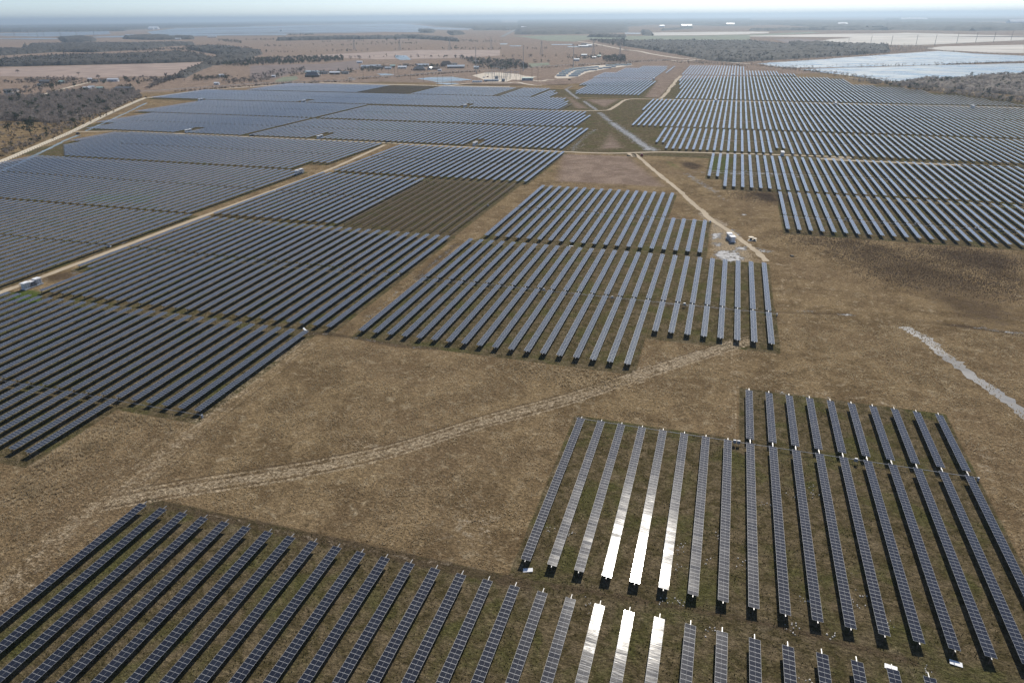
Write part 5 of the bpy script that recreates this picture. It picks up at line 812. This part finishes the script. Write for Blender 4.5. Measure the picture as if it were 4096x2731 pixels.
# ------------------------------------------------------------ inverter stations
def inverter(p_, rz, label, L=9.0):
    t = thing('inverter_station', label, 'inverter station', (p_[0], p_[1], 0), rz, None)
    mb = MB(); mb.box((0, 0, 0.3), (2.7, L, 0.25), 'grey'); [mb.box((sx * 1.2, y_ * L / 2 * 0.9, 0.09), (0.3, 0.3, 0.18), 'concrete') for sx in (-1, 1) for y_ in (-1, 0, 1)]; mb.obj('skid', t)
    for y_, l_, h_, c in ((-L * 0.31, L * 0.27, 2.2, 'white'), (0.0, L * 0.24, 2.05, 'grey'), (L * 0.31, L * 0.29, 2.25, 'white')):
        mb = MB(); mb.box((0, y_, 0.43 + h_ / 2), (2.0, l_, h_), c)
        for q in (-0.25, 0.25): mb.box((1.015, y_ + q * l_, 0.43 + h_ * 0.5), (0.05, l_ * 0.4, h_ * 0.8), 'grey' if c == 'white' else 'darkgrey'); mb.box((-1.015, y_ + q * l_, 0.43 + h_ * 0.5), (0.05, l_ * 0.4, h_ * 0.8), 'grey')
        mb.box((0, y_, 0.43 + h_ + 0.05), (2.1, l_ + 0.1, 0.09), 'white'); mb.obj('cabinet', t)
    mb = MB()
    for q in range(6): mb.box((0.6, 0.0 - 0.6 + q * 0.24, 1.3), (1.1, 0.06, 1.4), 'grey')
    mb.obj('radiator', t)
    mb = MB()
    for sx in (-1.28, 1.28):
        for y_ in (-0.48, -0.15, 0.15, 0.48): mb.box((sx, y_ * L, 1.65), (0.09, 0.09, 2.5), 'steel')
        mb.box((sx, 0, 2.9), (0.12, L, 0.1), 'white')
    for y_ in (-0.48, -0.15, 0.15, 0.48): mb.box((0, y_ * L, 2.95), (2.7, 0.1, 0.1), 'white')
    mb.box((0, L * 0.3, 3.06), (2.3, L * 0.28, 0.06), 'white'); mb.box((0, -L * 0.3, 3.06), (2.3, L * 0.3, 0.06), 'white'); mb.obj('frame', t)
for p_, rz, lab in [((-276.2, 203.6), 0.0, 'white inverter station by the green patch at the left lane end'), ((8.4,351.6), 0.3, 'pale inverter station standing on the wet muddy yard in the middle'), ((-296.6, 440.5), 0, 'white inverter station left of the pale lane halfway up'),
    ((-519.6, 590.5), 0, 'white inverter station on the cross road in the left field'), ((-368.5, 589), 0, 'white inverter station on the cross road, second from the left'), ((-212, 588), 0, 'inverter station on the littered pad above the cross road'), ((-709, 841), 0, 'white inverter station near the far left corner road'), ((-555, 857), 0, 'inverter station in the middle of the far left rows'),
    ((-321, 857), 0, 'inverter station in the notch of the far centre left rows'), ((45.4, 604), 0, 'inverter station beside the cross road in the right field'), ((-18, 986), 0, 'inverter station on the upper lane of the right field, left one'), ((127.2, 984), 0, 'inverter station on the upper lane of the right field, middle one'), ((279.5, 986), 0, 'inverter station on the upper lane of the right field, right one'),
    ((-0.6, 1437), 0, 'inverter station near the top of the right field'), ((-86, 1278), 0, 'inverter station at the left corner beside the white track'), ((-134, 1317), 0, 'inverter station at the right edge of the small far block')]:
    inverter(p_, rz, lab)

# ------------------------------------------------------------ things on the ground
def spool(p_, r, h, lab):
    t = thing('cable_spool', lab, 'cable spool', (p_[0], p_[1], 0))
    for z in (0.05, h): mb = MB(); mb.tube((0, 0, z), (0, 0, z + 0.1), r, 'ply', n=20); mb.obj('flange', t)
    mb = MB(); mb.tube((0, 0, 0.15), (0, 0, h), r * 0.45, 'darkgrey', n=14); mb.obj('drum', t)
spool((18.2,355.4), 1.35, 1.4, 'larger pale cable spool beside the muddy yard'); spool((19.9,354.5), 1.1, 1.1, 'smaller pale cable spool right of the larger one')
t = thing('cover_board', 'pale round board lying by the cable spools', 'board', (*(17.7,353.7), 0)); mb = MB(); mb.tube((0, 0, 0.02), (0, 0, 0.1), 1.2, 'ply', n=18); mb.obj('board', t)
def loose(p_, z, rot, lab, m='white'):
    t = thing('loose_panel', lab, 'solar panel', (p_[0], p_[1], z)); t.rotation_euler = rot
    mb = MB(); mb.box((0, 0, 0), (2.0, 1.0, 0.04), 'alu', top='white'); mb.box((0, 0, 0.022), (1.9, 0.9, 0.006), 'white'); mb.obj('panel', t)
loose((-28.5,103.2), 0.16, (0.05, -0.12, 0.25), 'white loose panel lying at the first row of the lower right block'); loose((49.2,102.7), 0.16, (0.04, 0.06, -0.1), 'loose panel half in shadow at a row end, bottom right'); loose((38.2,98.6), 0.16, (0.03, 0.0, -0.15), 'white loose panel half hidden under a bottom edge row'); loose((-289.0,257.7), 0.7, (0.35, 0.1, 0.4), 'bright tilted panel at the row end beside the pale lane'); loose((-137.2,194.0), 1.2, (0.1, 0.9, 0.2), 'pale tilted panel at the corner of the dark left block'); loose((-67.0,321.1), 0.16, (0.02, 0.05, 0.1), 'pale panel lying between upper middle and middle blocks')
def combiner(p_, lab, two=False, c='grey'):
    t = thing('combiner_box', lab, 'combiner box', (p_[0], p_[1], 0))
    for q in ((-0.5, 0.5) if two else (0,)):
        mb = MB(); mb.box((q, 0, 1.25), (0.75, 0.3, 0.95), c, top='white'); mb.obj('cabinet', t)
    for q in (-0.6, 0.6): mb = MB(); mb.box((q, 0.1, 0.7), (0.08, 0.08, 1.4), 'steel'); mb.obj('post', t)
for p_, lab, tw in [((12.1,162.1), 'double grey combiner box between rows at the step of the lower right block', True), ((40.9,161.9), 'grey combiner box on the shaft of the lower right block', False), ((-64.4,256.5), 'combiner box on the middle block shaft, left one', False), ((-35.9,255.4), 'combiner box on the middle block shaft, second one', False), ((-7.8,255.7), 'combiner box on the middle block shaft, third one', False), ((-7.8,256.0), 'combiner box on the middle block shaft near its right end', False),
    ((-93.3,383.1), 'combiner box in the upper middle block, left one', False), ((-64.7,381.9), 'combiner box in the upper middle block, centre one', False), ((-36.4,381.6), 'combiner box in the upper middle block, right one', False), ((-130.1,256.7), 'dark combiner box at the bare strip left of the middle block', False), ((-2.7,380.6), 'combiner box at the end of the upper middle shaft by the muddy yard', False), ((68.1,405.2), 'combiner box in the lowest right field block, left one', False), ((102.1,403.7), 'combiner box in the lowest right field block, centre one', False), ((130.2,403.1), 'combiner box in the lowest right field block, right one', False), ((16.8,525.4), 'combiner box near the left end of the right field', False), ((-131.1,382.9), 'combiner box at the near corner of the bare frames', False)]:
    combiner(p_, lab, tw)
def vehicle(p_, rz, c, lab, cat='pickup truck', bed=True, name='pickup_truck'):
    t = thing(name, lab, cat, (p_[0], p_[1], 0), rz)
    mb = MB(); mb.box((0, 0, 0.75), (1.9, 5.2, 0.6), c); mb.box((0, 1.85, 1.1), (1.85, 1.4, 0.25), c, taper=0.92); 
    if bed: [mb.box((q, -1.6, 1.15), (0.12, 1.9, 0.3), c) for q in (-0.88, 0.88)]; mb.box((0, -2.5, 1.15), (1.8, 0.1, 0.3), c)
    mb.obj('body', t)
    mb = MB(); mb.box((0, 0.2, 1.4), (1.75, 2.0, 0.72), c, taper=0.82); mb.obj('cab', t)
    mb = MB(); mb.box((0, 1.16, 1.42), (1.5, 0.12, 0.5), 'glass'); mb.box((0.86, 0.2, 1.42), (0.06, 1.6, 0.42), 'glass'); mb.box((-0.86, 0.2, 1.42), (0.06, 1.6, 0.42), 'glass'); mb.obj('window', t)
    for sx in (-1, 1):
        for sy in (-1.6, 1.6): mb = MB(); mb.tube((sx * 0.8, sy, 0.4), (sx * 1.02, sy, 0.4), 0.4, 'black', n=12); mb.obj('wheel', t)
vehicle((-63.4,572.5), 0.1, 'red', 'dark red truck parked beside the track junction'); vehicle((-621.6,553.4), 1.2, 'darkgrey', 'dark vehicle parked where the cross road leaves the white road'); vehicle((-448.3,1302.3), 1.2, 'white', 'white truck at the left edge of the substation gravel'); vehicle((-445.4,1315.4), 0.9, 'red', 'red truck at the left edge of the substation gravel'); vehicle((-279.6,1281.0), 1.4, 'darkgrey', 'dark truck at the near gate of the battery yard')
vehicle((-441.2,585.8), 1.3, 'darkgrey', 'dark vehicle on the cross road verge in the left field', 'car', False, 'car'); vehicle((-296.4,585.5), 1.3, 'darkgrey', 'dark cart beside the cross road near the lane end', 'utility cart', False, 'utility_cart'); vehicle((-1037.2,952.3), 0.6, 'red', 'red car in front of the white topped barn', 'car', False, 'car'); vehicle((-633.7,1530.3), 0.4, 'white', 'white car beside the brown roofed house', 'car', False, 'car'); vehicle((-707.3,1492.9), 0.5, 'darkgrey', 'dark car in front of the white roofed house right of the lane', 'car', False, 'car')
t = thing('trailer', 'long white trailer parked on the drive left of the substation', 'trailer', (*(-425.6,1199.9), 0), FZ - 0.05); mb = MB(); mb.box((0, 0, 2.1), (17, 3, 2.9), 'white', top='roofwhite'); mb.obj('body', t)
for q in (-6, -2, 2, 6): mb = MB(); mb.box((q, -1.52, 2.3), (1.4, 0.1, 0.9), 'glass'); mb.obj('window', t)
for q in (-1, 1): mb = MB(); mb.tube((q * 1.0, -1.3, 0.45), (q * 1.0, 1.3, 0.45), 0.45, 'black', n=12); mb.obj('wheel', t)
t = thing('tarpaulin_heap', 'black heap lying by the track at the cable spools', 'heap', (*(36.2,333.1), 0)); mb = MB(); [mb.box((rng.normal(0, .7), rng.normal(0, .4), 0.2), (1.2, 0.9, 0.45), 'black', rng.uniform(0, 3), taper=0.5) for q in range(5)]; mb.obj('heap', t)
t = thing('log_heap', 'dark heap beside the track junction left of the red truck', 'heap', (*(-73.6,569.8), 0)); mb = MB(); [mb.tube((-1.5, q * 0.3, 0.3 + (q % 2) * .3), (1.5, q * 0.35, 0.4), 0.22, 'black') for q in range(-2, 3)]; mb.obj('heap', t)

# ------------------------------------------------------------ battery yard
kk = 0
BAT = None
def battery(p_, rz):
    global BAT
    if BAT is None:
        a = MB(); a.box((0, 0, 1.65), (9.5, 2.9, 2.7), 'grey'); b_ = MB(); b_.box((0, 0, 3.1), (9.7, 3.1, 0.25), 'roofgreen', top='roofgreen'); [b_.box((q, 0, 3.32), (1.6, 1.8, 0.22), 'white') for q in (-3, 0, 3)]; c = MB(); [c.box((q, -1.47, 1.6), (1.7, 0.06, 2.3), 'white') for q in (-3.6, -1.2, 1.2, 3.6)]
        BAT = [('body', a.mesh('body')), ('roof', b_.mesh('roof')), ('door', c.mesh('door'))]
    t = thing('battery_container', 'grey battery container with pale green roof, in the double rows of the gravel yard', 'battery container', (p_[0], p_[1], 0), rz, 'battery containers in the gravel yard')
    for n_, me_ in BAT: put(n_, me_, t)
for r_, n_ in (([(-318.0,1363.5),(-332.8,1469.4),(-331.7,1535.8),(-319.2,1561.2)], 7), ([(-309.7,1365.1),(-321.6,1460.9),(-324.5,1532.5),(-312.1,1574.3)], 7), ([(-294.0,1362.6),(-302.5,1443.8),(-305.7,1495.8),(-294.8,1519.7)], 7), ([(-285.7,1364.2),(-293.8,1445.5),(-296.1,1486.8),(-287.7,1532.2)], 6)):
    q = np.array(smooth(r_)); idx = np.linspace(0, len(q) - 1, n_).astype(int)
    for i in idx: battery(q[i], FZ + 0.1)
for r_ in ([(-304.9,1587.6),(-297.5,1601.1),(-291.7,1614.4)], [(-280.0,1533.6),(-275.3,1569.0),(-269.9,1593.7)], [(-261.2,1600.1),(-256.7,1633.0)], [(-276.8,1673.4),(-266.9,1675.1),(-260.2,1697.6)], [(-256.0,1692.9),(-247.6,1705.1),(-237.7,1696.0),(-233.6,1715.6)]):
    for q in r_: battery(q, FZ + 0.1)

# ------------------------------------------------------------ substation, poles and towers
def pole(p_, h, lab, group=None, r=0.2, arm=2.4, mat='wood', name='utility_pole', z=0):
    t = thing(name, lab, 'utility pole' if arm else 'mast', (p_[0], p_[1], z), 0, group)
    mb = MB(); mb.tube((0, 0, 0), (0, 0, h), r, mat, r * 0.6); mb.obj('pole', t)
    if arm:
        for zz in ((h - 0.7,) if h < 20 else (h - 1, h - 4, h - 7)): mb = MB(); mb.box((0, 0, zz), (arm, 0.16, 0.2), mat); [mb.tube((q * arm / 2 * 0.9, 0, zz + .1), (q * arm / 2 * 0.9, 0, zz + .45), 0.07, 'grey', n=6) for q in (-1, 0.02, 1)]; mb.obj('crossarm', t)
for q in [(-566.7,1232.6),(-524.8,1195.4),(-480.0,1151.7),(-468.3,1146.9),(-453.9,1149.8),(-440.4,1241.0),(-626.7,1291.5),(-620.3,1292.7),(-670.5,1355.1),(-688.1,1279.7)]: pole(q, 15, 'dark wooden pole in the line along the rectangular pond', 'wooden poles along the pond', 0.25, 2.4)
for q in [(-369.9,1250.2),(-391.9,1287.2),(-353.1,1229.9),(-364.7,1259.3),(-353.1,1229.9),(-354.9,1303.0),(-329.5,1250.3)]: pole(q, 20, 'slim dark pole standing in the substation gravel', 'slim poles in the substation', 0.3, 0)
for p_, lab in (((-497.3,1397.5), 'tall steel mast behind the rectangular pond'), ((-335.1,1570.3), 'tall steel mast rising behind the battery yard'), ((-423.6,1485.4), 'tall steel mast right behind the substation')): pole(p_, 50, lab, None, 0.8, 5, 'steel', 'transmission_mast')
for q in [(501.3,2798.1),(600.7,2913.2),(673.5,2975.1),(793.9,3186.6),(878.4,3269.0),(962.6,3354.3),(1075.1,3533.5)]: pole(q, 36, 'tall leaning dark pole along the line by the pale right field', 'dark poles by the pale right field', 0.8, 3, 'darkgrey')
pole((403.4,3076.7), 22, 'short dark pole at the left edge of the pale right field', None, 0.6, 2, 'darkgrey'); pole((478.2,3060.7), 30, 'dark pole second from left at the pale right field', None, 0.7, 3, 'darkgrey')
pole((-12270.5,12565.2), 160, 'very tall thin radio mast on the far left horizon', None, 2.0, 0, 'steel', 'radio_mast')
def tower(p_, h, lab, group=None):
    t = thing('lattice_tower', lab, 'lattice tower', (p_[0], p_[1], 0), 0.3, group); b_ = h * 0.11; th = h * (0.0055 if group is None else 0.004)
    for sx, sy in ((-1, -1), (1, -1), (1, 1), (-1, 1)): mb = MB(); mb.tube((sx * b_, sy * b_, 0), (sx * b_ * 0.18, sy * b_ * 0.18, h * 0.72), th, 'steel', n=4); mb.obj('leg', t)
    mb = MB()
    for i in range(6):
        z0, z1 = h * 0.72 * i / 6, h * 0.72 * (i + 1) / 6; w0, w1 = b_ * (1 - 0.82 * i / 6), b_ * (1 - 0.82 * (i + 1) / 6)
        for sx, sy, ex, ey in ((-1, -1, 1, -1), (1, -1, 1, 1), (1, 1, -1, 1), (-1, 1, -1, -1)): mb.tube((sx * w0, sy * w0, z0), (ex * w1, ey * w1, z1), th * .7, 'steel', n=4); mb.tube((ex * w0, ey * w0, z0), (sx * w1, sy * w1, z1), th * .7, 'steel', n=4)
    mb.obj('bracing', t); mb = MB(); mb.tube((0, 0, h * 0.7), (0, 0, h), b_ * 0.2, 'steel', b_ * 0.06, n=4); mb.obj('mast_head', t)
    for z in (0.74, 0.84, 0.93): mb = MB(); mb.box((0, 0, h * z), (h * 0.24, th * 2, th * 2.4), 'steel'); mb.obj('crossarm', t)
tower((-945.2,2392.1), 44, 'lattice tower on the brown pasture above the house row'); tower((-1140.9,2407.8), 42, 'lattice tower on the brown pasture left of the clearest one'); tower((-811.7,2442.6), 42, 'lattice tower on the brown pasture right of the clearest one'); tower((-557.6,2153.2), 40, 'lattice tower in the middle of the far pasture behind the battery yard'); tower((-394.2,2120.4), 40, 'lattice tower beside the highway barns'); tower((-290.6,1942.9), 36, 'lattice tower at the highway bend'); tower((-1311.2,2389.8), 42, 'faint lattice tower left of the pasture ponds')
for q in [(-4758.8,4124.9),(-4280.2,4004.7),(-4977.8,4127.8),(-4549.3,4122.1),(-4840.9,4248.7),(-4987.6,4251.6),(-4018.4,3895.4)]: tower(q, 50, 'faint lattice tower standing at the flooded fields far left', 'faint towers at the flooded fields')
def gantry(p_, w_, h, lab):
    t = thing('gantry', lab, 'gantry', (p_[0], p_[1], 0), FZ)
    for q in (-1, -0.33, 0.33, 1): mb = MB(); mb.tube((q * w_ / 2, 0, 0), (q * w_ / 2, 0, h + 2.5), 0.28, 'steel', 0.18); mb.obj('leg', t)
    mb = MB(); mb.box((0, 0, h), (w_, 0.5, 0.5), 'steel'); mb.box((0, 0, h * 0.7), (w_, 0.3, 0.3), 'steel'); mb.obj('beam', t)
    for q in (-0.7, -0.2, 0.2, 0.7): mb = MB(); mb.tube((q * w_ / 2, -0.3, h - 0.3), (q * w_ / 2, -0.3, h - 2.4), 0.14, 'grey', n=6); mb.obj('insulator', t)
gantry((-426.2,1306.6), 12, 19, 'tall gantry at the left of the substation'); gantry((-406.0,1284.4), 12, 19, 'tall gantry in the middle of the substation'); gantry((-391.9,1222.1), 24, 9, 'low front gantry of the substation'); gantry((-402.2,1338.2), 20, 9, 'low gantry at the right of the substation'); gantry((-442.9,1321.3), 18, 8, 'low gantry at the left gravel of the substation'); gantry((-393.0,1270.2), 10, 12, 'middling gantry right of the tall substation gantries')
mb = MB()
for p_, lab in (((-416.9,1282.3), 'big grey transformer below the tall gantries'), ((-387.8,1230.8), 'grey transformer in front of the middle gantry')):
    t = thing('transformer', lab, 'transformer', (p_[0], p_[1], 0), FZ); mb = MB(); mb.box((0, 0, 2.4), (6, 4, 4), 'grey', taper=.95); mb.obj('tank', t)
    for s in (-1, 1): mb = MB(); [mb.box((-2.2 + q * 0.9, s * 2.6, 2.4), (0.3, 1.2, 3.2), 'grey') for q in range(6)]; mb.obj('radiator', t)
    for q in (-1.8, 0, 1.8): mb = MB(); mb.tube((q, 0, 4.4), (q * 1.2, 0, 6.4), 0.25, 'grey', 0.15); mb.obj('bushing', t)
house((-352.2,1261.8), 20, 7, 4.2, FZ, 'grey', 'roofgreen', 'grey control building at the right of the substation', 'building', False, 'control_building', 0.6); house((-410.0,1231.0), 26, 4, 3, FZ, 'grey', 'roofmetal', 'long low switchgear building in front of the substation', 'building', False, 'switchgear_building', 0.4)

# ------------------------------------------------------------ perimeter fence by the white road
fp = smooth([(-545.2,407.6),(-568.5,446.8),(-593.5,492.0),(-625.2,543.7),(-631.3,554.5),(-681.2,634.9),(-733.0,720.2),(-797.9,827.3)], 10); fd = np.r_[0, np.cumsum(np.hypot(*np.diff(fp, axis=0).T))]
t = thing('perimeter_fence', 'wire fence with dark posts along the white perimeter road', 'fence', (fp[0][0], fp[0][1], 0)); PM = MB(); PM.box((0, 0, 1.15), (0.16, 0.16, 2.3), 'darkgrey'); PM = PM.mesh('post'); n_ = 96
for i in range(n_):
    d = fd[-1] * i / (n_ - 1); put('post', PM, t, (np.interp(d, fd, fp[:, 0]) - fp[0][0], np.interp(d, fd, fp[:, 1]) - fp[0][1], 0))
mb = MB()
for a, b_ in zip(fp[:-1], fp[1:]):
    for z in (0.4, 1.1, 1.9): mb.tube((a[0] - fp[0][0], a[1] - fp[0][1], z), (b_[0] - fp[0][0], b_[1] - fp[0][1], z), 0.025, 'wire', n=4)
mb.obj('wire', t)

# ------------------------------------------------------------ the air
hm = bpy.data.materials.new('haze'); hm.use_nodes = True; ht = hm.node_tree; ht.nodes.remove(ht.nodes['Principled BSDF'])
pv = ht.nodes.new('ShaderNodeVolumePrincipled'); pv.inputs['Density'].default_value = 8.5e-5; pv.inputs['Color'].default_value = (0.56, 0.7, 0.82, 1); pv.inputs['Anisotropy'].default_value = 0.5
ht.links.new(pv.outputs[0], ht.nodes['Material Output'].inputs['Volume'])
mb = MB(); mb.box((0, 0, 99.0), (118000, 118000, 200.0), 'white'); me = mb.mesh('haze'); me.materials.clear(); me.materials.append(hm)
put('haze', me, kind='stuff', label='thin bluish haze lying over the whole plain', cat='haze')
